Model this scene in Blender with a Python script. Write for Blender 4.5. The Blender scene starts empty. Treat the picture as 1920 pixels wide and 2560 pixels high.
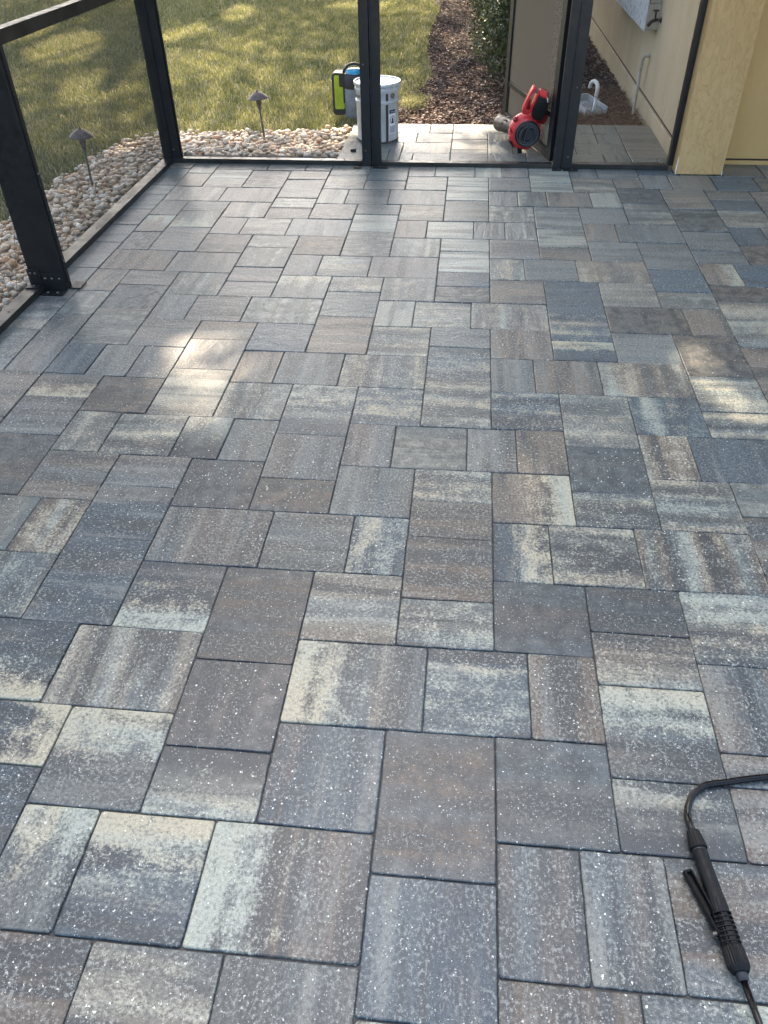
import bpy, bmesh, math, random
import numpy as np
from mathutils import Vector, Matrix, noise
R = random.Random(7)
NR = np.random.RandomState(11)
U = 0.08                      # paving module in metres (x to the right, y away from the camera, z up)
def W(u, v, z=0.0): return Vector((u*U, -v*U, z*U))
sc = bpy.context.scene
col = sc.collection

# ---------------------------------------------------------------- camera
cam_d = bpy.data.cameras.new('camera'); cam = bpy.data.objects.new('camera', cam_d); col.objects.link(cam)
F, PIT, YAW, ROL, HH, TX, TY = (1929.673994, 0.702845, 0.110582, -0.019071, 18.353398, 5.435235, -9.310654)
cam_d.sensor_fit = 'VERTICAL'; cam_d.sensor_height = 24.0; cam_d.sensor_width = 18.0
cam_d.lens = 24.0*F/2560.0
cam_d.clip_start = 0.02; cam_d.clip_end = 400
rt = Vector((math.cos(YAW), math.sin(YAW), 0)); fh = Vector((-math.sin(YAW), math.cos(YAW), 0))
fw = fh*math.cos(PIT) + Vector((0, 0, -math.sin(PIT))); up = fh*math.sin(PIT) + Vector((0, 0, math.cos(PIT)))
r2 = rt*math.cos(ROL) + up*math.sin(ROL); u2 = up*math.cos(ROL) - rt*math.sin(ROL)
M = Matrix((r2, u2, -fw)).transposed().to_4x4(); M.translation = Vector((TX*U, TY*U, HH*U))
cam.matrix_world = M
sc.camera = cam

# ---------------------------------------------------------------- sky and sun
SUN_EL, SUN_AZ = math.radians(45), math.radians(-12)     # azimuth measured from +Y towards +X
w = bpy.data.worlds.new('World'); sc.world = w; w.use_nodes = True
nt = w.node_tree; nt.nodes.clear()
sky = nt.nodes.new('ShaderNodeTexSky'); sky.sky_type = 'NISHITA'; sky.sun_disc = False
sky.sun_elevation = SUN_EL; sky.sun_rotation = SUN_AZ; sky.air_density = 1.0; sky.dust_density = 4.5; sky.ozone_density = 0.6
bg = nt.nodes.new('ShaderNodeBackground'); bg.inputs['Strength'].default_value = 0.13
wo = nt.nodes.new('ShaderNodeOutputWorld')
nt.links.new(sky.outputs[0], bg.inputs[0]); nt.links.new(bg.outputs[0], wo.inputs[0])
sd = bpy.data.lights.new('sun', 'SUN'); sd.energy = 5.0; sd.angle = math.radians(0.53); sd.color = (1.0, 0.82, 0.62)
so = bpy.data.objects.new('sun', sd); col.objects.link(so)
sdir = Vector((math.sin(SUN_AZ)*math.cos(SUN_EL), math.cos(SUN_AZ)*math.cos(SUN_EL), math.sin(SUN_EL)))
so.rotation_euler = sdir.to_track_quat('Z', 'Y').to_euler(); so.location = sdir*40
sc.view_settings.view_transform = 'Standard'; sc.view_settings.look = 'None'
sc.view_settings.gamma = 1.0; sc.view_settings.exposure = 2.68
sc.view_settings.use_curve_mapping = False
sc.cycles.max_bounces = 6; sc.cycles.transparent_max_bounces = 16
sc.cycles.caustics_reflective = False; sc.cycles.caustics_refractive = False

# ---------------------------------------------------------------- helpers
def tag(o, label=None, cat=None, group=None, kind=None):
    if label: o['label'] = label
    if cat: o['category'] = cat
    if group: o['group'] = group
    if kind: o['kind'] = kind
    return o
def empty(name, loc=(0, 0, 0), rz=0.0, parent=None):
    o = bpy.data.objects.new(name, None); o.location = loc; o.rotation_euler = (0, 0, rz)
    o.empty_display_size = 0.1; col.objects.link(o)
    WL[o.name] = Vector(loc)
    if parent: o.parent = parent; o.matrix_parent_inverse = inv_of(parent)
    return o
def link(name, me, mat=None, parent=None):
    o = bpy.data.objects.new(name, me); col.objects.link(o)
    if mat and not me.materials: me.materials.append(mat)
    if parent:
        o.parent = parent; o.matrix_parent_inverse = inv_of(parent)
    return o
WL = {}
def inv_of(p):                      # shapes are modelled in world space, then hung under their thing
    return Matrix.Translation(-WL.get(p.name, Vector((0, 0, 0))))
def obj(name, bm, mat, parent=None, smooth=False, auto=None):
    me = bpy.data.meshes.new(name); bmesh.ops.recalc_face_normals(bm, faces=bm.faces)
    bm.to_mesh(me); bm.free()
    if smooth or auto:
        me.polygons.foreach_set('use_smooth', [True]*len(me.polygons))
        if auto and hasattr(me, 'set_sharp_from_angle'): me.set_sharp_from_angle(angle=math.radians(auto))
    return link(name, me, mat, parent)
def box(bm, lo, hi, bevel=0.0, mat4=None):
    lo, hi = Vector(lo), Vector(hi)
    c = (lo+hi)/2; s = hi-lo
    r = bmesh.ops.create_cube(bm, size=1.0, matrix=Matrix.Translation(c) @ Matrix.Diagonal((abs(s.x), abs(s.y), abs(s.z), 1)))
    vs = r['verts']
    if bevel > 0:
        es = list({e for v in vs for e in v.link_edges})
        rr = bmesh.ops.bevel(bm, geom=es, offset=bevel, segments=1, affect='EDGES', profile=0.5)
        vs = list({v for f in rr['faces'] for v in f.verts} | {v for v in vs if v.is_valid})
    if mat4 is not None: bmesh.ops.transform(bm, matrix=mat4, verts=vs)
    return vs
def ubox(bm, u0, u1, v0, v1, z0, z1, bevel=0.001):     # box in paving units
    return box(bm, (u0*U, -max(v0, v1)*U, z0*U), (u1*U, -min(v0, v1)*U, z1*U), bevel)
def tube(bm, pts, rad, n=12, cap=True):
    pts = [Vector(p) for p in pts]
    rads = rad if isinstance(rad, (list, tuple)) else [rad]*len(pts)
    rings = []; ref = None
    for i, p in enumerate(pts):
        a = pts[max(i-1, 0)]; b = pts[min(i+1, len(pts)-1)]; t = (b-a).normalized()
        if ref is None:
            ref = t.orthogonal().normalized()
        ref = (ref - t*ref.dot(t)).normalized(); bi = t.cross(ref)
        rings.append([bm.verts.new(p + (ref*math.cos(2*math.pi*k/n) + bi*math.sin(2*math.pi*k/n))*rads[i]) for k in range(n)])
    for i in range(len(rings)-1):
        for k in range(n):
            bm.faces.new((rings[i][k], rings[i][(k+1) % n], rings[i+1][(k+1) % n], rings[i+1][k]))
    if cap:
        bm.faces.new(rings[0][::-1]); bm.faces.new(rings[-1])
def smooth_path(pts, n=8):
    pts = [Vector(p) for p in pts]; out = []
    P = [pts[0]*2-pts[1]] + pts + [pts[-1]*2-pts[-2]]
    for i in range(1, len(P)-2):
        for k in range(n):
            t = k/n; a, b, c, d = P[i-1], P[i], P[i+1], P[i+2]
            out.append(0.5*((2*b) + (c-a)*t + (2*a-5*b+4*c-d)*t*t + (3*b-a-3*c+d)*t**3))
    out.append(pts[-1]); return out
def lathe(bm, prof, mat4=None, n=32, cap0=False, cap1=False):    # prof: (radius, z)
    rings = [[Vector((r*math.cos(2*math.pi*k/n), r*math.sin(2*math.pi*k/n), z)) for k in range(n)] for r, z in prof]
    rv = []
    for ring in rings:
        rv.append([bm.verts.new((mat4 @ p) if mat4 is not None else p) for p in ring])
    for i in range(len(rv)-1):
        for k in range(n):
            bm.faces.new((rv[i][k], rv[i][(k+1) % n], rv[i+1][(k+1) % n], rv[i+1][k]))
    if cap0: bm.faces.new(rv[0][::-1])
    if cap1: bm.faces.new(rv[-1])
def prism(bm, poly, d0, d1, f, bevel=0.0):      # poly in 2D, f(a, b, depth) -> world
    A = [bm.verts.new(f(a, b, d0)) for a, b in poly]; B = [bm.verts.new(f(a, b, d1)) for a, b in poly]
    fs = [bm.faces.new(A), bm.faces.new(B[::-1])]
    n = len(poly)
    for i in range(n): fs.append(bm.faces.new((A[i], B[i], B[(i+1) % n], A[(i+1) % n])))
    if bevel:
        es = list({e for q in fs for e in q.edges})
        bmesh.ops.bevel(bm, geom=es, offset=bevel, segments=2, affect='EDGES', profile=0.5)
def npmesh(name, verts, faces, k):
    """verts (N,3), faces (F,k) -> mesh, fast."""
    me = bpy.data.meshes.new(name); nf = len(faces)
    me.vertices.add(len(verts)); me.vertices.foreach_set('co', np.ascontiguousarray(verts, dtype=np.float32).ravel())
    me.loops.add(nf*k); me.loops.foreach_set('vertex_index', np.ascontiguousarray(faces, dtype=np.int32).ravel())
    me.polygons.add(nf); me.polygons.foreach_set('loop_start', np.arange(0, nf*k, k, dtype=np.int32))
    me.polygons.foreach_set('loop_total', np.full(nf, k, dtype=np.int32))
    me.update(calc_edges=True); return me

# ---------------------------------------------------------------- materials
class NT:
    def __init__(s, name):
        s.m = bpy.data.materials.new(name); s.m.use_nodes = True; s.t = s.m.node_tree; s.t.nodes.clear()
        s.out = s.n('ShaderNodeOutputMaterial')
    def n(s, typ, **kw):
        nd = s.t.nodes.new(typ)
        for k, v in kw.items(): setattr(nd, k, v)
        return nd
    def l(s, a, b): s.t.links.new(a, b)
    def inp(s, nd, key, val):
        if hasattr(val, 'links') or hasattr(val, 'is_linked'): s.l(val, nd.inputs[key])
        else: nd.inputs[key].default_value = val
    def math(s, op, a, b=None, c=None, clamp=False):
        nd = s.n('ShaderNodeMath', operation=op, use_clamp=clamp)
        s.inp(nd, 0, a)
        if b is not None: s.inp(nd, 1, b)
        if c is not None: s.inp(nd, 2, c)
        return nd.outputs[0]
    def ramp(s, v, a, b, x=0.0, y=1.0, smooth=True):
        nd = s.n('ShaderNodeMapRange', interpolation_type='SMOOTHSTEP' if smooth else 'LINEAR')
        s.inp(nd, 0, v); s.inp(nd, 1, a); s.inp(nd, 2, b); s.inp(nd, 3, x); s.inp(nd, 4, y); return nd.outputs[0]
    def mix(s, f, a, b, mode='MIX'):
        nd = s.n('ShaderNodeMix', data_type='RGBA', blend_type=mode)
        s.inp(nd, 0, f)
        for key, v in ((6, a), (7, b)):
            if isinstance(v, tuple): nd.inputs[key].default_value = (*v, 1) if len(v) == 3 else v
            else: s.l(v, nd.inputs[key])
        return nd.outputs[2]
    def noise(s, vec, scale, detail=4, rough=0.55, dist=0.0):
        nd = s.n('ShaderNodeTexNoise'); nd.inputs['Scale'].default_value = scale; nd.inputs['Detail'].default_value = detail
        nd.inputs['Roughness'].default_value = rough; nd.inputs['Distortion'].default_value = dist
        if vec is not None: s.l(vec, nd.inputs['Vector'])
        return nd.outputs[0]
    def scale(s, vec, sc_):
        nd = s.n('ShaderNodeMapping'); s.l(vec, nd.inputs[0]); nd.inputs['Scale'].default_value = sc_; return nd.outputs[0]
    def bump(s, h, strength, dist, normal=None):
        nd = s.n('ShaderNodeBump'); nd.inputs['Strength'].default_value = strength; nd.inputs['Distance'].default_value = dist
        s.l(h, nd.inputs['Height'])
        if normal: s.l(normal, nd.inputs['Normal'])
        return nd.outputs[0]
    def bsdf(s, color, rough=0.6, metal=0.0, normal=None, spec=0.5, **kw):
        nd = s.n('ShaderNodeBsdfPrincipled')
        if isinstance(color, tuple): nd.inputs['Base Color'].default_value = (*color, 1)
        else: s.l(color, nd.inputs['Base Color'])
        s.inp(nd, 'Roughness', rough); s.inp(nd, 'Metallic', metal); s.inp(nd, 'Specular IOR Level', spec)
        if normal: s.l(normal, nd.inputs['Normal'])
        for k, v in kw.items(): s.inp(nd, k.replace('_', ' '), v)
        s.l(nd.outputs[0], s.out.inputs[0]); return nd
    def geo(s, out='Position'): return s.n('ShaderNodeNewGeometry').outputs[out]
    def obj(s): return s.n('ShaderNodeTexCoord').outputs['Object']
def plain(name, color, rough=0.5, metal=0.0, var=0.15, nscale=30, bump=0.0, bscale=200, spec=0.5):
    k = NT(name); o = k.obj()
    n = k.noise(o, nscale, 4, 0.6)
    c = k.mix(k.ramp(n, 0.3, 0.7), tuple(x*(1-var) for x in color), tuple(min(1, x*(1+var)) for x in color))
    r = k.ramp(k.noise(o, nscale*2.3, 3), 0.3, 0.7, max(0.02, rough-0.08), min(1, rough+0.1))
    nm = k.bump(k.noise(o, bscale, 3), bump, 0.001) if bump else None
    k.bsdf(c, r, metal, nm, spec); return k.m

def mat_paver():
    k = NT('paver_concrete')
    uv = k.n('ShaderNodeUVMap'); uv.uv_map = 'UVMap'; uv = uv.outputs[0]
    def at(name, out='Color'):
        a = k.n('ShaderNodeAttribute'); a.attribute_name = name; return a.outputs[out]
    base, p = at('tone'), at('mixes')
    sp = k.n('ShaderNodeSeparateColor'); k.l(p, sp.inputs[0]); cream, dark, rnd = sp.outputs
    streak = k.noise(k.scale(uv, (30, 2.4, 1)), 1.0, 5, 0.6, 0.15)
    band = k.noise(k.scale(uv, (17, 1.5, 1)), 1.0, 3, 0.5, 0.25)
    hue = k.noise(k.scale(uv, (8.5, 1.2, 1)), 1.0, 2, 0.5, 0.3)
    cloud = k.noise(uv, 22, 5, 0.68, 0.0)
    mot = k.noise(k.scale(uv, (150, 115, 1)), 1.0, 5, 0.72, 0.0)
    grain = k.noise(uv, 520, 4, 0.75)
    grit = k.noise(uv, 210, 3, 0.7)
    # bands of the pressed colour mix run the length of the block and melt into each other
    bb = k.math('ADD', k.math('MULTIPLY', band, 0.7), k.math('ADD', k.math('MULTIPLY', streak, 0.22), k.math('MULTIPLY', mot, 0.08)))
    hh = k.math('ADD', k.math('MULTIPLY', hue, 0.8), k.math('MULTIPLY', cloud, 0.2))
    c = k.mix(k.ramp(hh, 0.51, 0.64, 0.0, 0.55), base, (0.172, 0.128, 0.104))
    c = k.mix(k.ramp(hh, 0.51, 0.39, 0.0, 0.70), c, (0.105, 0.145, 0.165))
    c = k.mix(k.ramp(bb, 0.51, 0.41, 0.0, 0.84), c, (0.042, 0.054, 0.062))
    c = k.mix(k.ramp(bb, 0.51, 0.64, 0.0, 0.58), c, (0.385, 0.375, 0.335))
    c = k.mix(k.ramp(at('tone', 'Alpha'), 0.16, 0.75, 0.05, 0.52, False), c, k.mix(0.5, base, (0.38, 0.38, 0.345)))  # sky sheen on the farther pavers, painted in as a paler colour
    c = k.mix(k.ramp(mot, 0.36, 0.50, 0.60, 0.0), c, (0.050, 0.060, 0.066))
    c = k.mix(k.math('MULTIPLY', k.ramp(mot, 0.50, 0.60), k.ramp(cloud, 0.38, 0.60, 0.10, 0.80)), c, (0.40, 0.42, 0.39))
    # dark pigment blotches
    d = k.math('ADD', k.math('ADD', k.math('MULTIPLY', band, 0.30), k.math('MULTIPLY', cloud, 0.45)), k.math('MULTIPLY', mot, 0.30))
    d = k.math('ADD', d, k.math('MULTIPLY', dark, 0.42))
    c = k.mix(k.math('MULTIPLY', k.ramp(d, 0.60, 0.76), 0.85), c, (0.034, 0.050, 0.064))
    # pale cement blotches with crumbly borders
    e = k.math('ADD', k.math('ADD', k.math('MULTIPLY', band, 0.33), k.math('MULTIPLY', cloud, 0.35)), k.math('MULTIPLY', mot, 0.32))
    e = k.math('ADD', e, k.math('MULTIPLY', cream, 0.40))
    pale = k.mix(k.ramp(hue, 0.38, 0.60), (0.47, 0.49, 0.42), (0.57, 0.51, 0.38))
    pale = k.mix(k.ramp(mot, 0.34, 0.56, 0.45, 0.0), pale, (0.20, 0.19, 0.165))
    c = k.mix(k.math('MULTIPLY', k.ramp(e, 0.625, 0.775), 0.90), c, pale)
    # pits and grain
    c = k.mix(k.ramp(grain, 0.32, 0.60, 0.45, 0.0, False), c, (0.02, 0.022, 0.026))
    c = k.mix(k.ramp(grain, 0.52, 0.75, 0.0, 0.35, False), c, (0.42, 0.42, 0.41))
    # exposed white chips
    vo = k.n('ShaderNodeTexVoronoi', feature='F1'); k.l(k.n('ShaderNodeVectorMath', operation='ADD').outputs[0], vo.inputs['Vector'])
    va = vo.inputs['Vector'].links[0].from_node; k.l(uv, va.inputs[0])
    jn = k.n('ShaderNodeTexNoise'); jn.inputs['Scale'].default_value = 330; k.l(uv, jn.inputs['Vector'])
    js = k.n('ShaderNodeVectorMath', operation='SCALE'); k.l(jn.outputs['Color'], js.inputs[0]); js.inputs['Scale'].default_value = 0.0075
    k.l(js.outputs[0], va.inputs[1])
    vo.inputs['Scale'].default_value = 125
    sep = k.n('ShaderNodeSeparateColor'); k.l(vo.outputs['Color'], sep.inputs[0])
    rad = k.math('MULTIPLY', k.math('POWER', sep.outputs[0], 3.0), 0.24)
    rad = k.math('MULTIPLY', rad, k.math('GREATER_THAN', sep.outputs[1], 0.25))
    rad = k.math('MULTIPLY', rad, k.math('ADD', 0.72, k.math('MULTIPLY', rnd, 0.6)))
    chip = k.ramp(k.math('SUBTRACT', rad, vo.outputs['Distance']), 0.0, 0.03)
    chip = k.math('MULTIPLY', chip, k.math('GREATER_THAN', rad, 0.03))
    vo2 = k.n('ShaderNodeTexVoronoi', feature='F1'); k.l(va.outputs[0], vo2.inputs['Vector']); vo2.inputs['Scale'].default_value = 210
    se2 = k.n('ShaderNodeSeparateColor'); k.l(vo2.outputs['Color'], se2.inputs[0])
    ch2 = k.math('MULTIPLY', k.ramp(k.math('SUBTRACT', k.math('MULTIPLY', k.math('POWER', se2.outputs[1], 1.6), 0.34), vo2.outputs['Distance']), 0.0, 0.07), k.math('GREATER_THAN', se2.outputs[0], 0.35))
    c = k.mix(k.math('MULTIPLY', ch2, 0.9), c, (0.50, 0.50, 0.47))
    c = k.mix(k.math('MULTIPLY', chip, 0.95), c, k.mix(sep.outputs[2], (0.86, 0.86, 0.82), (0.60, 0.57, 0.48)))
    gm = k.n('ShaderNodeGamma'); k.l(c, gm.inputs[0]); gm.inputs[1].default_value = 1.27; c = k.mix(1.0, gm.outputs[0], (0.97, 1.0, 0.95), 'MULTIPLY')
    # riven relief: long ragged ledges plus a sandy grain
    led = k.noise(k.scale(uv, (34, 7, 1)), 1.0, 5, 0.6, 1.2)
    led2 = k.noise(k.scale(uv, (13, 4.5, 1)), 1.3, 4, 0.55, 1.6)
    h = k.math('ADD', k.math('MULTIPLY', k.ramp(led2, 0.40, 0.56), 0.55), k.math('MULTIPLY', led, 0.55))
    rel = at('tone', 'Alpha'); n1 = k.bump(k.math('MULTIPLY', h, rel), 0.6, 0.0038)
    n2 = k.bump(k.math('ADD', k.math('MULTIPLY', grain, 0.6), k.math('MULTIPLY', chip, 0.5)), 0.40, 0.0007, n1)
    k.bsdf(c, k.ramp(grit, 0.3, 0.7, 0.34, 0.52), 0.0, n2, 0.45)
    return k.m

def mat_stucco(name, ca, cb, vs=1.0):
    k = NT(name); pos = k.geo()
    s1 = k.noise(k.scale(pos, (38, 38, 15)), 1.0, 5, 0.6, 0.35)
    s2 = k.noise(k.scale(pos, (60, 60, 26)), 1.0, 4, 0.6, 0.5)
    fine = k.noise(pos, 420, 2)
    stain = k.noise(k.scale(pos, (3, 3, 1.1)), 1.0, 4, 0.6)
    c = k.mix(k.ramp(stain, 0.3, 0.7), ca, cb)
    h = k.math('ADD', k.math('MULTIPLY', k.ramp(s1, 0.44, 0.63), 0.9), k.math('ADD', k.math('MULTIPLY', s2, 0.5), k.math('MULTIPLY', fine, 0.22)))
    k.bsdf(c, 0.8, 0.0, k.bump(h, 0.5*vs, 0.0045), 0.25); return k.m

def mat_island(name, cols, rough=0.7, spec=0.3, trans=0.0, noise_scale=60, nmix=0.3, ramp_pos=None):
    k = NT(name); g = k.n('ShaderNodeNewGeometry')
    cr = k.n('ShaderNodeValToRGB'); el = cr.color_ramp.elements; cr.color_ramp.interpolation = 'LINEAR'
    while len(el) < len(cols): el.new(0.5)
    for i, cc in enumerate(cols):
        el[i].position = ramp_pos[i] if ramp_pos else i/(len(cols)-1); el[i].color = (*cc, 1)
    k.l(g.outputs['Random Per Island'], cr.inputs[0])
    n = k.noise(g.outputs['Position'], noise_scale, 3)
    c = k.mix(k.ramp(n, 0.3, 0.7, 0, nmix), cr.outputs[0], k.mix(0.7, cr.outputs[0], (0.02, 0.02, 0.015)))
    b = k.bsdf(c, rough, 0.0, None, spec)
    if trans > 0:
        tr = k.n('ShaderNodeBsdfTranslucent'); k.l(c, tr.inputs[0])
        mx = k.n('ShaderNodeMixShader'); mx.inputs[0].default_value = trans
        k.l(b.outputs[0], mx.inputs[1]); k.l(tr.outputs[0], mx.inputs[2]); k.l(mx.outputs[0], k.out.inputs[0])
    return k.m

def mat_rock():
    k = NT('river_stone'); g = k.n('ShaderNodeNewGeometry'); o = g.outputs['Position']
    cr = k.n('ShaderNodeValToRGB'); el = cr.color_ramp.elements
    cols = [(0.34, 0.26, 0.17), (0.66, 0.49, 0.30), (0.84, 0.74, 0.56), (0.40, 0.34, 0.27), (0.66, 0.38, 0.18), (0.88, 0.81, 0.66), (0.50, 0.37, 0.23), (0.80, 0.63, 0.40)]
    while len(el) < len(cols): el.new(0.5)
    for i, cc in enumerate(cols): el[i].position = i/(len(cols)-1); el[i].color = (*cc, 1)
    oi = k.n('ShaderNodeObjectInfo')
    rr = k.math('FRACT', k.math('ADD', g.outputs['Random Per Island'], oi.outputs['Random']))
    k.l(rr, cr.inputs[0])
    n = k.noise(o, 45, 4, 0.6, 0.6)
    c = k.mix(k.ramp(n, 0.35, 0.68, 0.0, 0.65), cr.outputs[0], k.mix(0.5, cr.outputs[0], (0.20, 0.14, 0.09)))
    k.bsdf(c, k.ramp(n, 0.3, 0.7, 0.35, 0.6), 0.0, k.bump(k.noise(o, 160, 3), 0.4, 0.0015), 0.5); return k.m

def mat_screen(name, tint):
    k = NT(name)
    tr = k.n('ShaderNodeBsdfTransparent'); df = k.n('ShaderNodeBsdfDiffuse'); df.inputs[0].default_value = (*tint, 1)
    lw = k.n('ShaderNodeLayerWeight'); lw.inputs[0].default_value = 0.5
    f = k.ramp(lw.outputs['Facing'], 0.0, 1.0, 0.08, 0.92, False)
    mx = k.n('ShaderNodeMixShader'); k.l(f, mx.inputs[0]); k.l(tr.outputs[0], mx.inputs[1]); k.l(df.outputs[0], mx.inputs[2])
    k.l(mx.outputs[0], k.out.inputs[0]); return k.m

def mat_soil(name, a, b, cc):
    k = NT(name); p = k.geo()
    c = k.mix(k.ramp(k.noise(p, 9, 5, 0.65), 0.35, 0.65), a, b)
    c = k.mix(k.ramp(k.noise(p, 120, 3, 0.7), 0.5, 0.75), c, cc)
    k.bsdf(c, 0.95, 0.0, k.bump(k.noise(p, 90, 5, 0.7), 1.0, 0.01), 0.1); return k.m

MP = mat_paver()
M_SAND = plain('joint_sand', (0.060, 0.056, 0.050), 0.95, var=0.3, nscale=80)
M_BRONZE = plain('bronze_aluminium', (0.009, 0.010, 0.0105), 0.42, 0.0, 0.2, 12, 0.15, 500, 0.35)
M_RAIL = plain('rail_aluminium', (0.035, 0.034, 0.029), 0.36, 0.5, 0.25, 8, 0.1, 400, 0.5)
M_SCREW = plain('screw_metal', (0.16, 0.14, 0.12), 0.4, 0.7, 0.2, 90)
M_SCREEN = mat_screen('insect_screen', (0.085, 0.078, 0.062)); M_SCREEN2 = mat_screen('door_screen', (0.24, 0.195, 0.14))
M_COL = mat_stucco('column_stucco', (0.45, 0.285, 0.115), (0.50, 0.33, 0.145), 1.9)
M_WALL = mat_stucco('wall_stucco', (0.50, 0.405, 0.255), (0.56, 0.47, 0.32), 1.7)
M_WALL2 = mat_stucco('porch_wall_stucco', (0.42, 0.26, 0.095), (0.46, 0.30, 0.12), 0.3)
M_ROCK = mat_rock()
M_SOIL = mat_soil('garden_soil', (0.035, 0.028, 0.022), (0.06, 0.05, 0.038), (0.10, 0.09, 0.07))
M_TURF = mat_soil('turf_thatch', (0.045, 0.050, 0.020), (0.075, 0.075, 0.035), (0.12, 0.11, 0.06))
M_GRASS = mat_island('grass_blades', [(0.11, 0.145, 0.028), (0.19, 0.220, 0.042), (0.28, 0.275, 0.062), (0.37, 0.33, 0.13), (0.50, 0.42, 0.23), (0.66, 0.60, 0.42)], 0.45, 0.5, 0.35, 25, 0.25, [0, 0.3, 0.6, 0.78, 0.88, 1.0])
M_MULCH = mat_island('bark_mulch', [(0.06, 0.034, 0.026), (0.12, 0.070, 0.052), (0.18, 0.115, 0.086), (0.27, 0.195, 0.15), (0.50, 0.41, 0.34)], 0.8, 0.3, 0, 150, 0.5, [0, 0.35, 0.65, 0.87, 1.0])
M_STRAW = mat_island('pine_straw', [(0.10, 0.045, 0.025), (0.20, 0.11, 0.06), (0.30, 0.20, 0.11)], 0.7, 0.3)
M_LEAF = mat_island('shrub_leaves', [(0.022, 0.036, 0.012), (0.040, 0.060, 0.020), (0.065, 0.085, 0.030), (0.105, 0.115, 0.045)], 0.5, 0.4, 0.25, 30, 0.3)
M_TLEAF = mat_island('tree_leaves', [(0.03, 0.05, 0.015), (0.06, 0.09, 0.025), (0.09, 0.12, 0.035)], 0.55, 0.4, 0.25)
M_BOUNCE = plain('bounce_deck_pale', (0.52, 0.49, 0.43), 0.85, var=.1, nscale=3)
M_BARK = plain('tree_bark', (0.10, 0.08, 0.06), 0.9, var=0.4, nscale=14, bump=0.8, bscale=40)
# ---------------------------------------------------------------- ground and setting
def poly_sheet(name, pts, z, mat, kind='structure'):
    bm = bmesh.new(); bm.faces.new([bm.verts.new(W(u, v, z)) for u, v in pts]); o = obj(name, bm, mat)
    tag(o, kind=kind); return o
def sheet(name, u0, u1, v0, v1, z, mat, step=None, amp=0.0):
    if not step: return poly_sheet(name, [(u0, v0), (u1, v0), (u1, v1), (u0, v1)], z, mat)
g = poly_sheet('ground', [(-600, -900), (700, -900), (700, 500), (-600, 500)], -1.6, M_SOIL)
tag(g, 'dark bare garden soil under the lawn and the mulch')
ROCK_EDGE = [(-25.6, 40), (-25.4, -39), (-25.5, -47), (-25.3, -51), (-24.8, -56.6), (-23.6, -61.0), (-21.4, -62.4), (-18, -63.0), (-15, -63.3), (-10.3, -63.3), (-7.5, -64.6), (-5.6, -65.6)]
LAWN = [(-600, 40)] + ROCK_EDGE[:1] + [(a-.3, b-.5) for a, b in ROCK_EDGE[1:]] + [(-5.2, -67.2), (-2.2, -70), (-1.9, -76), (-1.6, -79.5), (0.4, -84), (0.9, -90), (-0.6, -104), (-0.9, -121), (-0.4, -139), (-2.2, -152), (-4, -190), (-4, -900), (-600, -900)]
lw = poly_sheet('lawn_ground', LAWN, -0.75, M_TURF); tag(lw, 'thin brownish thatch and soil under the lawn grass')
mu = poly_sheet('mulch_ground', [(-5.2, -66.4), (21.2, -66.4), (21.2, -900), (-8, -900), (-8, -80)], -0.95, M_SOIL); tag(mu, 'dark soil of the planting bed along the house wall')
pd = poly_sheet('bounce_deck', [(-18.7, 18.2), (46, 18.2), (46, 190), (-18.7, 190)], 0.0, M_BOUNCE); tag(pd, 'unseen pale deck added behind the viewer to bounce light')  # unseen surface, added only to throw light back onto the column
def inside(poly, x, y):
    poly = np.array(poly); n = len(poly); c = np.zeros(len(x), bool); j = n-1
    for i in range(n):
        xi, yi = poly[i]; xj, yj = poly[j]
        with np.errstate(divide='ignore', invalid='ignore'):
            k = ((yi > y) != (yj > y)) & (x < (xj-xi)*(y-yi)/(yj-yi+1e-12)+xi)
        c ^= k; j = i
    return c

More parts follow.
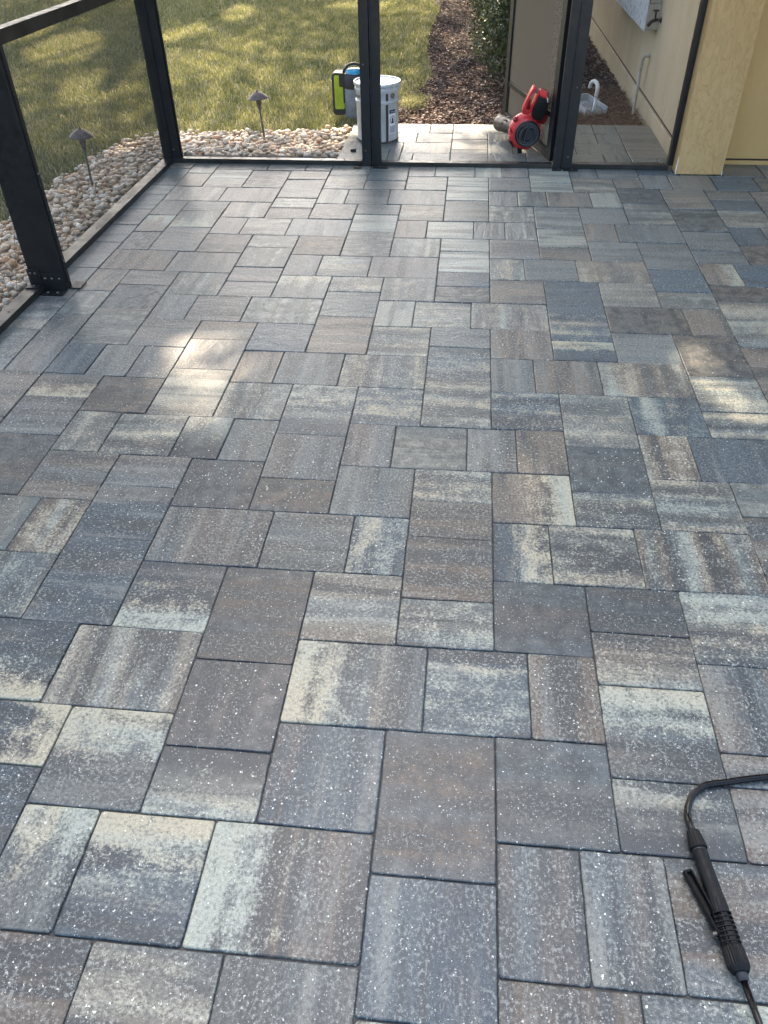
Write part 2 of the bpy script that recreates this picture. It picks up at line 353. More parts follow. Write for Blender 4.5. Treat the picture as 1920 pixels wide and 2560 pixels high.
# ---------------------------------------------------------------- patio pavers, one object each
TILES = [[-18,-55,2,3,0],[-18,-52,2,4,0],[-18,-48,2,2,16],[-18,-46,2,3,2],[-18,-43,2,3,8],[-18,-40,2,3,8],[-18,-37,2,4,8],[-18,-33,2,3,2],[-18,-30,2,2,8],[-18,-28,2,3,40],[-18,-25,2,3,34],[-18,-22,1,3,16],[-17,-21,3,4,4],[-16,-54,2,3,1058],[-16,-51,2,3,4],[-16,-48,4,3,40],[-16,-45,2,3,8],[-16,-42,2,3,548],[-16,-39,2,3,66],[-16,-36,4,3,4],[-16,-33,2,3,4],[-16,-30,2,3,80],[-16,-27,2,3,8],[-16,-24,2,3,8],[-14,-55,4,3,8],[-14,-52,3,2,16],[-14,-50,3,2,20],[-14,-45,3,2,1],[-14,-43,3,3,1058],[-14,-40,3,4,8],[-14,-33,3,2,8],[-14,-31,3,3,66],[-14,-28,3,4,80],[-14,-24,2,3,1],[-14,-21,3,2,1060],[-14,-19,3,3,8],[-14,-16,3,4,68],[-14,-12,2,3,2],[-12,-48,4,3,8],[-12,-36,4,3,8],[-12,-24,2,3,2],[-12,-12,2,3,80],[-12,-6,3,3,2],[-11,-52,3,4,66],[-11,-45,3,3,40],[-11,-42,2,3,8],[-11,-39,3,3,72],[-11,-33,3,3,34],[-11,-30,2,3,2],[-11,-27,3,3,8],[-11,-21,3,3,68],[-11,-18,2,3,34],[-11,-15,3,3,4],[-11,-9,3,3,34],[-10,-55,3,3,2],[-10,-24,2,3,8],[-10,-12,2,3,36],[-9,-42,3,3,40],[-9,-30,3,3,8],[-9,-18,3,3,34],[-9,-6,3,3,1057],[-8,-52,3,2,4],[-8,-50,3,4,2],[-8,-46,3,2,34],[-8,-44,3,2,8],[-8,-39,3,2,80],[-8,-37,3,3,80],[-8,-34,3,2,8],[-8,-32,3,2,8],[-8,-27,3,2,4],[-8,-25,3,3,8],[-8,-22,3,4,16],[-8,-15,3,2,8],[-8,-13,3,3,1],[-8,-10,3,4,1],[-8,-3,3,2,289],[-8,-1,3,4,1],[-7,-55,2,3,8],[-6,-42,4,3,2],[-6,-30,4,3,80],[-6,-18,2,3,1104],[-6,-6,4,3,20],[-5,-54,3,3,34],[-5,-51,3,3,34],[-5,-48,2,3,16],[-5,-45,3,3,66],[-5,-39,3,3,68],[-5,-36,2,3,2],[-5,-33,3,3,546],[-5,-27,3,3,1],[-5,-24,2,3,4],[-5,-21,3,3,34],[-5,-15,3,3,4168],[-5,-12,4,3,4104],[-5,-9,3,3,3105],[-5,-3,3,3,2594],[-5,0,2,3,546],[-5,3,3,3,4],[-4,-18,2,3,2],[-3,-48,3,3,2],[-3,-36,3,3,34],[-3,-24,3,3,2],[-3,0,3,3,2593],[-2,-54,3,4,2],[-2,-50,3,2,8],[-2,-45,3,2,2],[-2,-43,3,3,16],[-2,-40,3,4,80],[-2,-33,3,2,33],[-2,-31,3,3,2],[-2,-28,3,4,4],[-2,-21,3,4,2593],[-2,-17,3,3,4104],[-2,-14,3,2,68],[-2,-9,3,4,68],[-2,-5,3,3,4168],[-2,-2,3,2,592],[-2,3,3,3,20],[-1,-12,3,3,2050],[0,-48,4,3,2],[0,-36,4,3,8],[0,-24,4,3,34],[0,0,4,3,164],[1,-54,2,3,8],[1,-51,3,3,24],[1,-45,3,3,36],[1,-42,2,3,4],[1,-39,3,3,34],[1,-33,3,3,34],[1,-30,2,3,16],[1,-27,3,3,34],[1,-21,3,3,2081],[1,-18,2,3,8],[1,-15,3,3,4098],[1,-9,3,3,2068],[1,-6,4,3,162],[1,-3,3,3,4097],[1,3,3,3,2],[2,-12,2,3,4129],[3,-54,3,3,16],[3,-42,3,3,16],[3,-30,3,3,34],[3,-18,3,3,80],[4,-51,3,2,16],[4,-49,3,3,16],[4,-46,3,4,2],[4,-39,3,2,16],[4,-37,3,3,16],[4,-34,3,2,1],[4,-32,3,2,66],[4,-27,3,2,2],[4,-25,3,3,33],[4,-22,3,4,2082],[4,-15,3,2,34],[4,-13,3,2,4],[4,-11,3,3,2052],[4,-8,3,2,34],[4,-3,3,4,68],[4,1,3,3,4097],[5,-6,3,3,2081],[6,-54,2,3,16],[6,-42,2,3,2],[6,-30,4,3,40],[6,-18,2,3,2],[7,-51,3,3,2],[7,-48,2,3,2],[7,-45,3,3,80],[7,-39,3,3,8],[7,-36,2,3,34],[7,-33,3,3,4],[7,-27,3,3,4],[7,-24,2,3,2],[7,-21,3,3,2081],[7,-15,3,3,4388],[7,-12,2,3,289],[7,-9,3,3,2114],[7,-3,3,3,2114],[7,0,2,3,8],[7,3,3,3,4],[8,-54,2,3,8],[8,-42,2,3,34],[8,-18,2,3,4],[8,-6,2,3,4],[9,-48,2,3,34],[9,-36,3,3,2],[9,-24,3,3,4],[9,-12,3,3,2082],[9,0,2,3,2],[10,-54,3,4,16],[10,-50,3,2,16],[10,-45,3,4,34],[10,-41,3,3,16],[10,-38,3,2,4],[10,-33,3,4,1],[10,-29,3,3,33],[10,-26,3,2,545],[10,-21,3,4,2082],[10,-17,3,3,2114],[10,-14,3,2,34],[10,-9,3,2,68],[10,-7,3,2,20],[10,-5,3,3,2594],[10,-2,3,2,1104],[10,3,3,3,290],[11,-48,3,3,4],[11,0,3,3,4],[12,-36,4,3,36],[12,-24,4,3,36],[12,-12,4,3,36],[13,-54,2,3,2],[13,-51,3,3,36],[13,-45,3,3,2],[13,-42,2,3,4],[13,-39,3,3,2],[13,-33,3,3,20],[13,-30,4,3,68],[13,-27,3,3,2],[13,-21,3,3,4129],[13,-18,2,3,4132],[13,-15,3,3,2082],[13,-9,3,3,2082],[13,-6,3,3,4100],[13,-3,3,1,4],[13,-2,3,2,4],[14,-48,2,3,16],[15,-54,3,3,2],[15,-42,4,3,2],[15,-18,4,3,4097],[16,-51,2,2,4],[16,-49,3,3,66],[16,-46,3,4,34],[16,-39,3,4,2],[16,-35,3,3,1],[16,-32,3,2,80],[16,-27,3,4,68],[16,-23,3,3,34],[16,-20,3,2,34],[16,-15,3,2,80],[16,-13,3,3,4],[17,-30,2,3,4],[18,-55,3,3,1],[18,-52,2,3,2],[19,-49,3,4,4],[19,-45,3,4,66],[19,-41,3,3,2],[19,-38,3,2,2],[19,-36,2,3,292],[19,-33,3,2,68],[19,-31,3,2,36],[19,-29,3,3,34],[19,-26,3,2,4],[19,-24,3,3,4],[20,-52,3,3,4],[21,-36,3,3,1],[22,-49,3,2,4],[22,-47,3,2,1],[22,-45,3,3,36],[22,-42,2,3,1],[22,-39,3,3,68],[22,-33,3,3,4],[22,-30,3,3,4],[23,-52,3,3,1],[24,-55,3,3,4],[24,-42,3,3,4],[24,-36,3,3,4],[25,-49,3,4,36],[25,-45,3,3,36],[26,-52,3,3,36],[27,-55,3,3,4]]
TONES = {'d': (0.040, 0.078, 0.110), 'g': (0.152, 0.160, 0.152), 'b': (0.178, 0.140, 0.108), 'm': (0.170, 0.152, 0.140), 'l': (0.34, 0.335, 0.285)}
occ = set()
tiles = []
KEYS = 'dgbmlCDLRTBhv'
for u, v, w_, d_, c in TILES:        # c holds the look of the paver as bits: tones, pale or dark blotches, side, grain direction
    c = ''.join(ch for k, ch in enumerate(KEYS) if c >> k & 1) or 'r'
    if u == -18: u, w_ = -19, 3
    tiles.append((u, v, w_, d_, c))
    for i in range(u, u+w_):
        for j in range(v, v+d_): occ.add((i, j))
LANDING = [(-1, -66, 3, 3), (2, -66, 2, 3), (4, -66, 4, 3), (-1, -63, 2, 3), (1, -63, 3, 3), (4, -63, 3, 2), (4, -61, 3, 3), (0, -60, 4, 3), (1, -57, 3, 3), (4, -58, 3, 4), (7, -63, 2, 3), (7, -60, 2, 3), (7, -57, 3, 3), (8, -66, 3, 3), (11, -66, 3, 4), (14, -66, 2, 3), (16, -66, 2, 3), (18, -66, 3, 3), (14, -63, 2, 3), (16, -63, 2, 3), (18, -63, 3, 3), (14, -60, 4, 3), (18, -60, 3, 4), (13, -57, 3, 3), (16, -57, 2, 3), (-5, -66, 4, 3), (-5, -63, 3, 3), (-5, -60, 2, 3), (-5, -57, 3, 2)]
for u, v, w_, d_ in LANDING:
    cells = [(i, j) for i in range(u, u+w_) for j in range(v, v+d_)]
    while any(q in occ for q in cells) and d_ > 1:
        d_ -= 1; cells = [(i, j) for i in range(u, u+w_) for j in range(v, v+d_)]
    if any(q in occ for q in cells): continue
    tiles.append((u, v, w_, d_, 'm' if (u+v) % 3 == 0 else 'g')); occ.update(cells)
def fill(u0, u1, v0, v1, code, rr):
    for j in range(v0, v1):
        i = u0
        while i < u1:
            if (i, j) in occ: i += 1; continue
            sizes = [(3, 3), (2, 3), (3, 4), (4, 3), (3, 2)]; rr.shuffle(sizes); sizes += [(2, 2), (2, 1), (1, 3), (1, 2), (1, 1)]
            for w_, d_ in sizes:
                cells = [(a, b) for a in range(i, i+w_) for b in range(j, j+d_)]
                if all(q not in occ and q[0] < u1 and q[1] < v1 for q in cells):
                    tiles.append((i, j, w_, d_, code)); occ.update(cells); break
            i += 1
fill(-5, 21, -66, -54, 'g', random.Random(3))
fill(-19, -5, -55, -53, 'r', random.Random(5))
fill(-19, 34, -55, 8, 'r', random.Random(4))
NSEEN = len(tiles)
fill(-19, 46, -55, 18, 'r', random.Random(6))
CU = [0.0182, 0.0526, -0.0011, -0.1683, -0.1207, -0.0129, 0.212, 0.0233, -0.2436, 0.035]
CV = [0.0929, -0.1398, 0.0011, -0.7082, 0.2594, -0.3226, 1.1179, 0.2545, -0.1988, -0.134]
def drift(u, v):                     # the courses of the real paving wander by a centimetre or two
    x = min(max(u, -19), 27)/30; y = (min(max(v, -54), 5)+25)/30
    b = (1, x, y, x*x, x*y, y*y, x**3, y**3, x*x*y, x*y*y)
    return sum(p*q for p, q in zip(CU, b)), sum(p*q for p, q in zip(CV, b))
def paver_mesh(u, v, w_, d_, code, rr):
    """returns verts, top faces, side faces, uv (per vert), attributes"""
    du, dv = drift(u+w_/2, v+d_/2)
    x0, y0 = (u+du)*U, -(v+dv)*U; L, D = w_*U, d_*U
    gap = 0.0012; r = 0.0042 + rr.random()*0.004
    tilt = (rr.uniform(-.0012, .0012), rr.uniform(-.0012, .0012)); lift = rr.uniform(-0.0012, 0.0012)
    rot = rr.uniform(-0.0022, 0.0022)
    def corner(cx, cy, a0):
        return [(cx+r*math.cos(a0+math.pi/2*k/3), cy+r*math.sin(a0+math.pi/2*k/3)) for k in range(4)]
    x1, y1 = L-gap, -gap; xa, yb = gap, -D+gap
    ring = []
    cs = corner(x1-r, y1-r, 0), corner(xa+r, y1-r, math.pi/2), corner(xa+r, yb+r, math.pi), corner(x1-r, yb+r, 1.5*math.pi)
    for q in range(4):
        ring += cs[q]
        a, b = cs[q][-1], cs[(q+1) % 4][0]; n = 4
        for t in range(1, n+1):
            f = t/(n+1); ring.append((a[0]+(b[0]-a[0])*f, a[1]+(b[1]-a[1])*f))
    cx, cy = L/2, -D/2; n = len(ring)
    amp = 0.0010
    outer = []
    for (x, y) in ring:
        j = rr.uniform(-amp, amp*0.6); dx, dy = x-cx, y-cy; ln = math.hypot(dx, dy); outer.append((x+dx/ln*j, y+dy/ln*j))
    bev = 0.0012 + rr.random()*0.0010
    def inset(p, k):
        dx, dy = p[0]-cx, p[1]-cy; return (cx+dx*(1-k/abs(L/2)) if True else 0, cy+dy*(1-k/abs(D/2)))
    rings = [(outer, -0.030), (outer, -0.0030), ([inset(p, bev*0.45) for p in outer], -0.0010), ([inset(p, bev*1.3+rr.uniform(0, .0008)) for p in outer], 0.0)]
    V = []
    for ps, z in rings:
        for x, y in ps:
            xx, yy = x-cx, y-cy
            V.append((x0+cx+xx-yy*rot, y0+cy+yy+xx*rot, z + (tilt[0]*xx/L*2+tilt[1]*yy/D*2+lift if z > -.02 else 0)))
    Fq = []
    for k in range(3):
        for i in range(n): Fq.append((k*n+i, k*n+(i+1) % n, (k+1)*n+(i+1) % n, (k+1)*n+i))
    top = tuple(range(3*n, 4*n))
    along = (w_ >= d_) if w_ != d_ else rr.random() < 0.65
    if (w_, d_) in ((4, 3),): along = False
    if (w_, d_) in ((3, 4), (3, 2)): along = True
    if (w_, d_) in ((2, 3),): along = False
    if code[-1] in 'hv': along = code[-1] == 'h'; code = code[:-1]
    ox, oy = rr.uniform(0, 40), rr.uniform(0, 40)
    UVs = [((y-y0+ox, x-x0+oy) if along else (x-x0+ox, y-y0+oy)) for x, y, z in V]
    if code == 'r': code = rr.choice(['g', 'g', 'b', 'm', 'gC', 'mC', 'd', 'bC', 'gD', 'bD', 'l'])
    far = v < -30
    base = [TONES[ch] for ch in code if ch in TONES]
    t = tuple(sum(b[i] for b in base)/len(base) for i in range(3))
    jit = rr.uniform(0.72, 1.05); t = tuple(x*jit*(1 + .9*min(1, max(0, (-12-v)/28))) for x in t)  # random tone, then brightened with distance to paint in the sky sheen
    cream = 0.14 + (0.24 if 'C' in code else 0) + (0.16 if 'l' in code else 0) + (-0.10 if code[0] in 'd' and 'C' not in code else 0) + (-0.06 if code in ('b', 'm', 'g') else 0)
    dark = 0.10 + (0.24 if 'D' in code else 0) + (0.06 if 'd' in code else 0) - (0.06 if 'l' in code and 'D' not in code else 0)
    side = code[-1] if code[-1] in 'LRTB' and len(code) > 1 else None
    cr, dk = [], []
    for x, y, z in V:
        fx, fy = (x-x0)/L, -(y-y0)/D
        s = {'L': 1-fx, 'R': fx, 'T': 1-fy, 'B': fy}.get(side, 0.5)
        a = (s-0.5)*0.62
        cr.append(cream + (a if 'C' in code else 0) - (a*0.5 if 'D' in code and side else 0)); dk.append(dark + (a if 'D' in code else 0) - (a*0.4 if 'C' in code and side else 0))
    return V, Fq, top, UVs, t, cr, dk, rr.random(), (.16 if v > -7 else .16+.62*min(1, (-7-v)/25))*rr.uniform(.6, 1.2)  # last value: relief by distance, which also weights the painted sheen
def build_mesh(name, items):
    V, Fs, UVs, T, MX = [], [], [], [], []
    for (vv, fq, top, uvs, t, cr, dk, rn, rl_) in items:
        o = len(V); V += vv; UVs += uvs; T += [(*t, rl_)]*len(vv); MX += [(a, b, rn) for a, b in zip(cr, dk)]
        Fs += [tuple(i+o for i in f) for f in fq] + [tuple(i+o for i in top)]
    me = bpy.data.meshes.new(name); me.from_pydata(V, [], Fs)
    lv = np.zeros(len(me.loops), np.int32); me.loops.foreach_get('vertex_index', lv)
    ul = me.uv_layers.new(name='UVMap'); ul.data.foreach_set('uv', np.array(UVs, np.float32)[lv].ravel())
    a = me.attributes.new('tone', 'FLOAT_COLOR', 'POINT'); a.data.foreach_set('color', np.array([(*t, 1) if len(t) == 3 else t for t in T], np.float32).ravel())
    a = me.attributes.new('mixes', 'FLOAT_COLOR', 'POINT'); a.data.foreach_set('color', np.array([(*t, 1) for t in MX], np.float32).ravel())
    sm = np.zeros(len(me.polygons), bool); me.polygons.foreach_set('use_smooth', sm)
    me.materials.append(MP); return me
patio = empty('patio', W(0, 0, 0)); tag(patio, 'patio of large and small concrete pavers in grey, charcoal, brown and cream', kind='structure')
camp = Vector((TX, -TY))
order = sorted(range(len(tiles)), key=lambda q: (q >= NSEEN, (Vector((tiles[q][0]+1.5, tiles[q][1]+1.5))-camp).length/ (tiles[q][2]*tiles[q][3])**.5))
rest = []
for rank, q in enumerate(order):
    u, v, w_, d_, c = tiles[q]
    if 20.9 <= u and u+w_ <= 24 and v+d_ <= -53: continue
    it = paver_mesh(u, v, w_, d_, c, random.Random(q*13+5))
    if rank < 300:
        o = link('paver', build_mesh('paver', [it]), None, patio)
    else: rest.append(it)
if rest:
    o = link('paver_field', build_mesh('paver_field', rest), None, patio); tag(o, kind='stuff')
bm = bmesh.new(); ubox(bm, -19.0, 46, -56.2, 18, -0.5, -0.062, 0); ubox(bm, -5, 21, -66.2, -56.2, -0.5, -0.062, 0)
o = obj('joint_sand', bm, M_SAND, patio)

# ---------------------------------------------------------------- screen enclosure
enc = empty('screen_enclosure', W(-18.3, -54.2, 0))
tag(enc, 'dark bronze aluminium screen enclosure with posts, low base rails and insect mesh', 'screen enclosure')
ZT = 42.0
def ebox(name, u0, u1, v0, v1, z0, z1, mat=None, parent=enc, bevel=0.0012):
    bm = bmesh.new(); ubox(bm, u0, u1, v0, v1, z0, z1, bevel); return obj(name, bm, mat or (M_RAIL if name.endswith('rail') else M_BRONZE), parent)
def screw(x, parent, axis='y', s=0.0055):
    bm = bmesh.new()
    m = {'y': Matrix.Rotation(math.pi/2, 4, 'X'), 'x': Matrix.Rotation(math.pi/2, 4, 'Y'), 'z': Matrix.Identity(4)}[axis]
    lathe(bm, [(s*.2, .0032), (s*.8, .0026), (s, .0008), (s, -.001)], Matrix.Translation(x) @ m, 10, True, True)
    return obj('screw', bm, M_SCREW, parent, smooth=True)
# base rails
rl = ebox('base_rail', -18.72, -17.92, -30.0, 14, 0.02, 0.36)
for v in (-26.5, -20, -12): screw(W(-18.3, v, 0.36), rl, 'z')
rl = ebox('base_rail', -18.72, -17.92, -53.72, -30.62, 0.02, 0.36)
for v in (-38.6, -44.4, -50.5): screw(W(-18.25, v, 0.36), rl, 'z', .005)
rl = ebox('base_rail', -18.72, -2.80, -54.36, -53.80, 0.02, 0.36)
for u in (-9.6, -15, -4.2): screw(W(u, -54.2, 0.36), rl, 'z', .005)
rl = ebox('base_rail', -1.25, 11.80, -54.36, -53.75, 0.02, 0.32)
for u in (-0.7, 5.6): screw(W(u, -54.15, 0.32), rl, 'z', .005)
rl = ebox('base_rail', 13.32, 20.48, -54.36, -53.75, 0.02, 0.36)
screw(W(13.75, -54.15, 0.36), rl, 'z', .005)
# chair rails
ebox('chair_rail', -18.66, -18.02, -53.75, -30.62, 11.5, 12.15)
ebox('chair_rail', -18.66, -18.02, -29.98, 14, 11.5, 12.15)
ebox('chair_rail', -17.3, -2.8, -54.3, -53.8, 11.9, 12.5)
ebox('chair_rail', 13.32, 20.48, -54.3, -53.8, 11.9, 12.5)
# big post and its brackets
ps = ebox('post', -18.64, -16.62, -30.60, -30.02, 0.36, ZT)
ebox('post_foot', -17.88, -16.62, -30.60, -30.02, 0.06, 0.358, parent=enc)
br = ebox('bracket', -17.90, -16.66, -30.015, -29.95, 0.08, 1.02, parent=enc, bevel=.0006)
for i, u in enumerate((-17.72, -17.33, -16.90)): screw(W(u, -29.95, 0.70), br, 'y', .0058)
br = ebox('bracket', -17.90, -16.60, -29.945, -29.22, 0.03, 0.10, parent=enc, bevel=.0006)
for u in (-17.55, -16.98): screw(W(u, -29.5, 0.10), br, 'z', .0065)
br = ebox('bracket', -18.70, -17.95, -30.015, -29.96, 0.37, 1.22, parent=enc, bevel=.0006)
for u in (-18.52, -18.25): screw(W(u, -29.96, 0.98), br, 'y', .0052)
br = ebox('bracket', -18.70, -17.95, -29.955, -29.3, 0.365, 0.42, parent=enc, bevel=.0006); screw(W(-18.3, -29.6, 0.42), br, 'z', .005)
br = ebox('bracket', -16.615, -15.95, -31.1, -30.2, 0.03, 0.09, parent=enc, bevel=.0006)
ebox('post_trim', -16.615, -16.56, -30.42, -30.20, 0.36, ZT, parent=enc, bevel=.0004)
for z in (1.6, 6.2, 12.6): screw(W(-16.55, -30.31, z), ps, 'x', .0045)
# corner post
ps = ebox('post', -18.72, -17.30, -54.46, -53.78, 0.365, ZT)
ebox('post_trim', -18.1, -17.95, -53.775, -53.70, 0.37, ZT, bevel=.0004)
ebox('post_trim', -17.29, -17.20, -54.2, -54.0, 0.37, ZT, bevel=.0004)
screw(W(-17.75, -53.77, 1.0), ps, 'y', .0055)
# middle post of two members
ps = ebox('post', -2.72, -2.02, -54.42, -53.62, 0.02, ZT)
for z in (1.15, 7.0): screw(W(-2.45, -53.61, z), ps, 'y', .005)
ps2 = ebox('post', -1.99, -1.27, -54.30, -53.70, 0.02, ZT)
ebox('post_trim', -1.95, -1.88, -53.69, -53.60, 0.1, ZT, bevel=.0004)
for a, b in ((-3.35, -2.75), (-1.90, -0.72)):
    br = ebox('bracket', a, b, -53.60, -53.08, 0.03, 0.09, bevel=.0005); screw(W((a+b)/2, -53.3, .09), br, 'z', .0045)
# right post of two members
ps = ebox('post', 11.92, 12.56, -54.36, -53.66, 0.02, ZT)
ps2 = ebox('post', 12.60, 13.30, -54.42, -53.60, 0.02, ZT)
ebox('post_trim', 12.545, 12.615, -53.59, -53.50, 0.1, ZT, bevel=.0004)
for z in (0.9, 5.6): screw(W(12.95, -53.59, z), ps2, 'y', .0048)
for a, b in ((11.85, 12.52), (12.66, 13.78)):
    br = ebox('bracket', a, b, -53.58, -53.14, 0.03, 0.09, bevel=.0005); screw(W((a+b)/2+.15, -53.35, .09), br, 'z', .005)
ebox('post', 20.45, 20.80, -54.36, -53.70, 0.365, ZT)
# head rails and roof beams far above the picture
ebox('head_rail', -18.72, 20.8, -54.5, -53.6, ZT, ZT+1.0)
ebox('head_rail', -18.72, -17.9, -53.59, 14, ZT, ZT+1.0)
ebox('roof_beam', -17.89, 20.6, -30.6, -30.0, ZT+0.2, ZT+2.2)
ebox('roof_beam', -17.89, 20.6, -6.6, -6.0, ZT+0.2, ZT+2.2)
def panel(name, a, b, c, d, parent=enc):
    bm = bmesh.new(); bm.faces.new([bm.verts.new(p) for p in (a, b, c, d)]); return obj(name, bm, M_SCREEN, parent)
def pan_v(u, v0, v1, z0, z1): panel('screen_panel', W(u, v0, z0), W(u, v1, z0), W(u, v1, z1), W(u, v0, z1))
def pan_u(v, u0, u1, z0, z1): panel('screen_panel', W(u0, v, z0), W(u1, v, z0), W(u1, v, z1), W(u0, v, z1))
pan_v(-18.6, -53.8, -30.62, 0.36, 11.5); pan_v(-18.6, -53.8, -30.62, 12.15, ZT)
pan_v(-18.6, -29.98, 14, 0.36, 11.5); pan_v(-18.6, -29.98, 14, 12.15, ZT)
pan_u(-54.3, -17.3, -2.72, 0.36, 11.9); pan_u(-54.3, -17.3, -2.72, 12.5, ZT)
pan_u(-54.3, 13.3, 20.46, 0.36, 11.9); pan_u(-54.3, 13.3, 20.46, 12.5, ZT)
bm = bmesh.new(); tube(bm, [W(-18.9, -28.6, 0.2), W(-18.75, -36.0, 13.1), W(-18.7, -46, 32)], 0.0012, 6); obj('brace_cable', bm, M_SCREW, enc)
# door, standing open outwards
HG = Vector((11.84, -54.6)); FE = Vector((8.45, -67.1)); dd = (FE-HG); DL = dd.length; dd /= DL
door = empty('door', W(HG.x, HG.y, 0), 0, enc)
tag(door, 'screen door with a mid rail, standing open against the blower')
nrm = Vector((-dd.y, dd.x))
def dbox(name, s0, s1, z0, z1, t0=-0.17, t1=0.17, mat=None, parent=door):
    bm = bmesh.new()
    def f(s, t, z): q = HG + dd*s + nrm*t; return W(q.x, q.y, z)
    c = [f(s, t, z) for z in (z0, z1) for (s, t) in ((s0, t0), (s1, t0), (s1, t1), (s0, t1))]
    vs = [bm.verts.new(p) for p in c]
    for q in ((0, 1, 2, 3), (4, 5, 6, 7), (0, 1, 5, 4), (1, 2, 6, 5), (2, 3, 7, 6), (3, 0, 4, 7)): bm.faces.new([vs[i] for i in q])
    bmesh.ops.bevel(bm, geom=list(bm.edges), offset=0.001, segments=1, affect='EDGES')
    o = bpy.data.meshes.new(name); bmesh.ops.recalc_face_normals(bm, faces=bm.faces); bm.to_mesh(o); bm.free()
    ob = bpy.data.objects.new(name, o); col.objects.link(ob); o.materials.append(mat or M_BRONZE)
    ob.parent = parent; ob.matrix_parent_inverse = Matrix.Translation(-W(HG.x, HG.y, 0)); return ob
dbox('stile', 0.0, 0.85, 0.3, 30.5); dbox('stile', DL-0.85, DL, 0.3, 30.5)
dbox('rail', 0.86, DL-0.86, 0.3, 1.05); dbox('rail', 0.86, DL-0.86, 3.15, 3.50, -.1, .1); dbox('rail', 0.86, DL-0.86, 29.6, 30.5)
dbox('glazing_bead', 0.86, 1.02, 1.06, 3.14, -.12, -.02); dbox('glazing_bead', DL-1.02, DL-.86, 1.06, 3.14, -.12, -.02)
for z0, z1 in ((1.05, 3.15), (3.5, 29.6)):
    bm = bmesh.new()
    a, b = HG+dd*0.85, HG+dd*(DL-.85)
    bm.faces.new([bm.verts.new(p) for p in (W(a.x, a.y, z0), W(b.x, b.y, z0), W(b.x, b.y, z1), W(a.x, a.y, z1))])
    me = bpy.data.meshes.new('screen_mesh'); bm.to_mesh(me); bm.free(); me.materials.append(M_SCREEN2)
    ob = bpy.data.objects.new('screen_mesh', me); col.objects.link(ob); ob.parent = door; ob.matrix_parent_inverse = Matrix.Translation(-W(HG.x, HG.y, 0))

# ---------------------------------------------------------------- house
house = empty('house', W(21.3, -56, 0)); tag(house, 'tan stucco house with a porch column and a side wall along the mulch bed', 'house')
M_CAULK = plain('white_caulk', (0.75, 0.74, 0.70), 0.6)
M_ROOF = plain('roof_soffit', (0.70, 0.67, 0.60), 0.8)
bm = bmesh.new(); ubox(bm, 20.82, 24.2, -56.0, -52.6, 0.06, 33, 0.004); obj('column', bm, M_COL, house)
bm = bmesh.new(); tube(bm, [W(20.84, -52.60, 0.05), W(20.83, -52.61, 0.5), W(20.84, -52.60, 1.3)], [.0018, .0030, .0008], 6); obj('caulk_bead', bm, M_CAULK, house)
bm = bmesh.new(); tube(bm, [W(24.19, -52.61, 0.05), W(24.19, -52.61, 0.35)], [.0022, .0008], 6); obj('caulk_bead', bm, M_CAULK, house)
bm = bmesh.new(); ubox(bm, 21.32, 21.32+3.2, -230, -56.2, 1.35, 34, 0.002); obj('side_wall', bm, M_WALL, house)
bm = bmesh.new(); ubox(bm, 21.24, 24.6, -230, -56.2, -1.6, 1.10, 0.004); obj('foundation', bm, M_WALL, house)
M_DARK = plain('weep_gap', (0.03, 0.025, 0.02), 0.9)
bm = bmesh.new(); ubox(bm, 21.45, 24.6, -230, -56.25, 1.11, 1.34, 0); obj('weep_screed', bm, M_DARK, house)
bm = bmesh.new(); ubox(bm, 24.22, 60, -58.9, -55.72, 0.36, 33, 0.002); obj('porch_wall', bm, M_WALL2, house)
bm = bmesh.new(); ubox(bm, 24.22, 60, -58.9, -55.70, -0.2, 0.22, 0.002); obj('foundation', bm, M_WALL2, house)
bm = bmesh.new(); ubox(bm, 24.23, 60, -58.9, -55.85, 0.23, 0.35, 0); obj('weep_screed', bm, M_DARK, house)
bm = bmesh.new(); ubox(bm, 20.3, 50, -60, -22, 35.2, 36.2, 0.002); obj('soffit', bm, M_ROOF, house)
bm = bmesh.new(); ubox(bm, 20.9, 24.1, -52.5, -22, 33.02, 35.15, 0.004); obj('porch_beam', bm, M_COL, house)
bm = bmesh.new(); ubox(bm, 17.5, 62, -235, -60.1, 34.1, 36, 0.002); obj('roof', bm, M_ROOF, house)
# ---------------------------------------------------------------- river stones (300 nearest single, the rest joined)
bed = empty('stone_bed', W(-22, -45, 0)); tag(bed, 'bed of rounded tan, white and brown river stones between the screen and the lawn', kind='structure')
bm = bmesh.new()
bp = [(-19.06, 40)] + [(-19.06, -56.3), (-5.0, -56.3), (-5.0, -66)] + ROCK_EDGE[::-1]
bm.faces.new([bm.verts.new(W(u, v, -0.7)) for u, v in bp]); obj('stone_bed_soil', bm, M_SOIL, bed)
def ico(sub):
    bm = bmesh.new(); bmesh.ops.create_icosphere(bm, subdivisions=sub, radius=1.0)
    v = np.array([q.co[:] for q in bm.verts]); bm.verts.index_update(); f = np.array([[q.index for q in t.verts] for t in bm.faces]); bm.free(); return v, f
IV, IF = ico(2)
stones = []
area = [(-25.6, -19.1, -57.5, -14), (-25, -5.0, -65.7, -56.4)]
RP = [(-19.25, 10), (-19.25, -56.5), (-5.1, -56.5), (-5.1, -65.2)] + ROCK_EDGE[::-1][:-1] + [(-25.6, 10)]
cell = 0.33
for layer in range(3):
    for i in np.arange(-26, -5, cell):
        for j in np.arange(-66, -14, cell):
            if layer == 2 and NR.rand() < 0.6: continue
            u = i + NR.uniform(-.26, .26) + layer*.23; v = j + NR.uniform(-.26, .26) + layer*.31
            if not inside(RP, np.array([u]), np.array([v]))[0]: continue
            if -18.9 < u < -16 and v > -56: continue
            s = NR.uniform(0.12, 0.26)*(1.25 if NR.rand() < 0.12 else 1.0)
            stones.append((u, v, -0.42 + layer*0.24 + NR.uniform(-.07, .09), s))
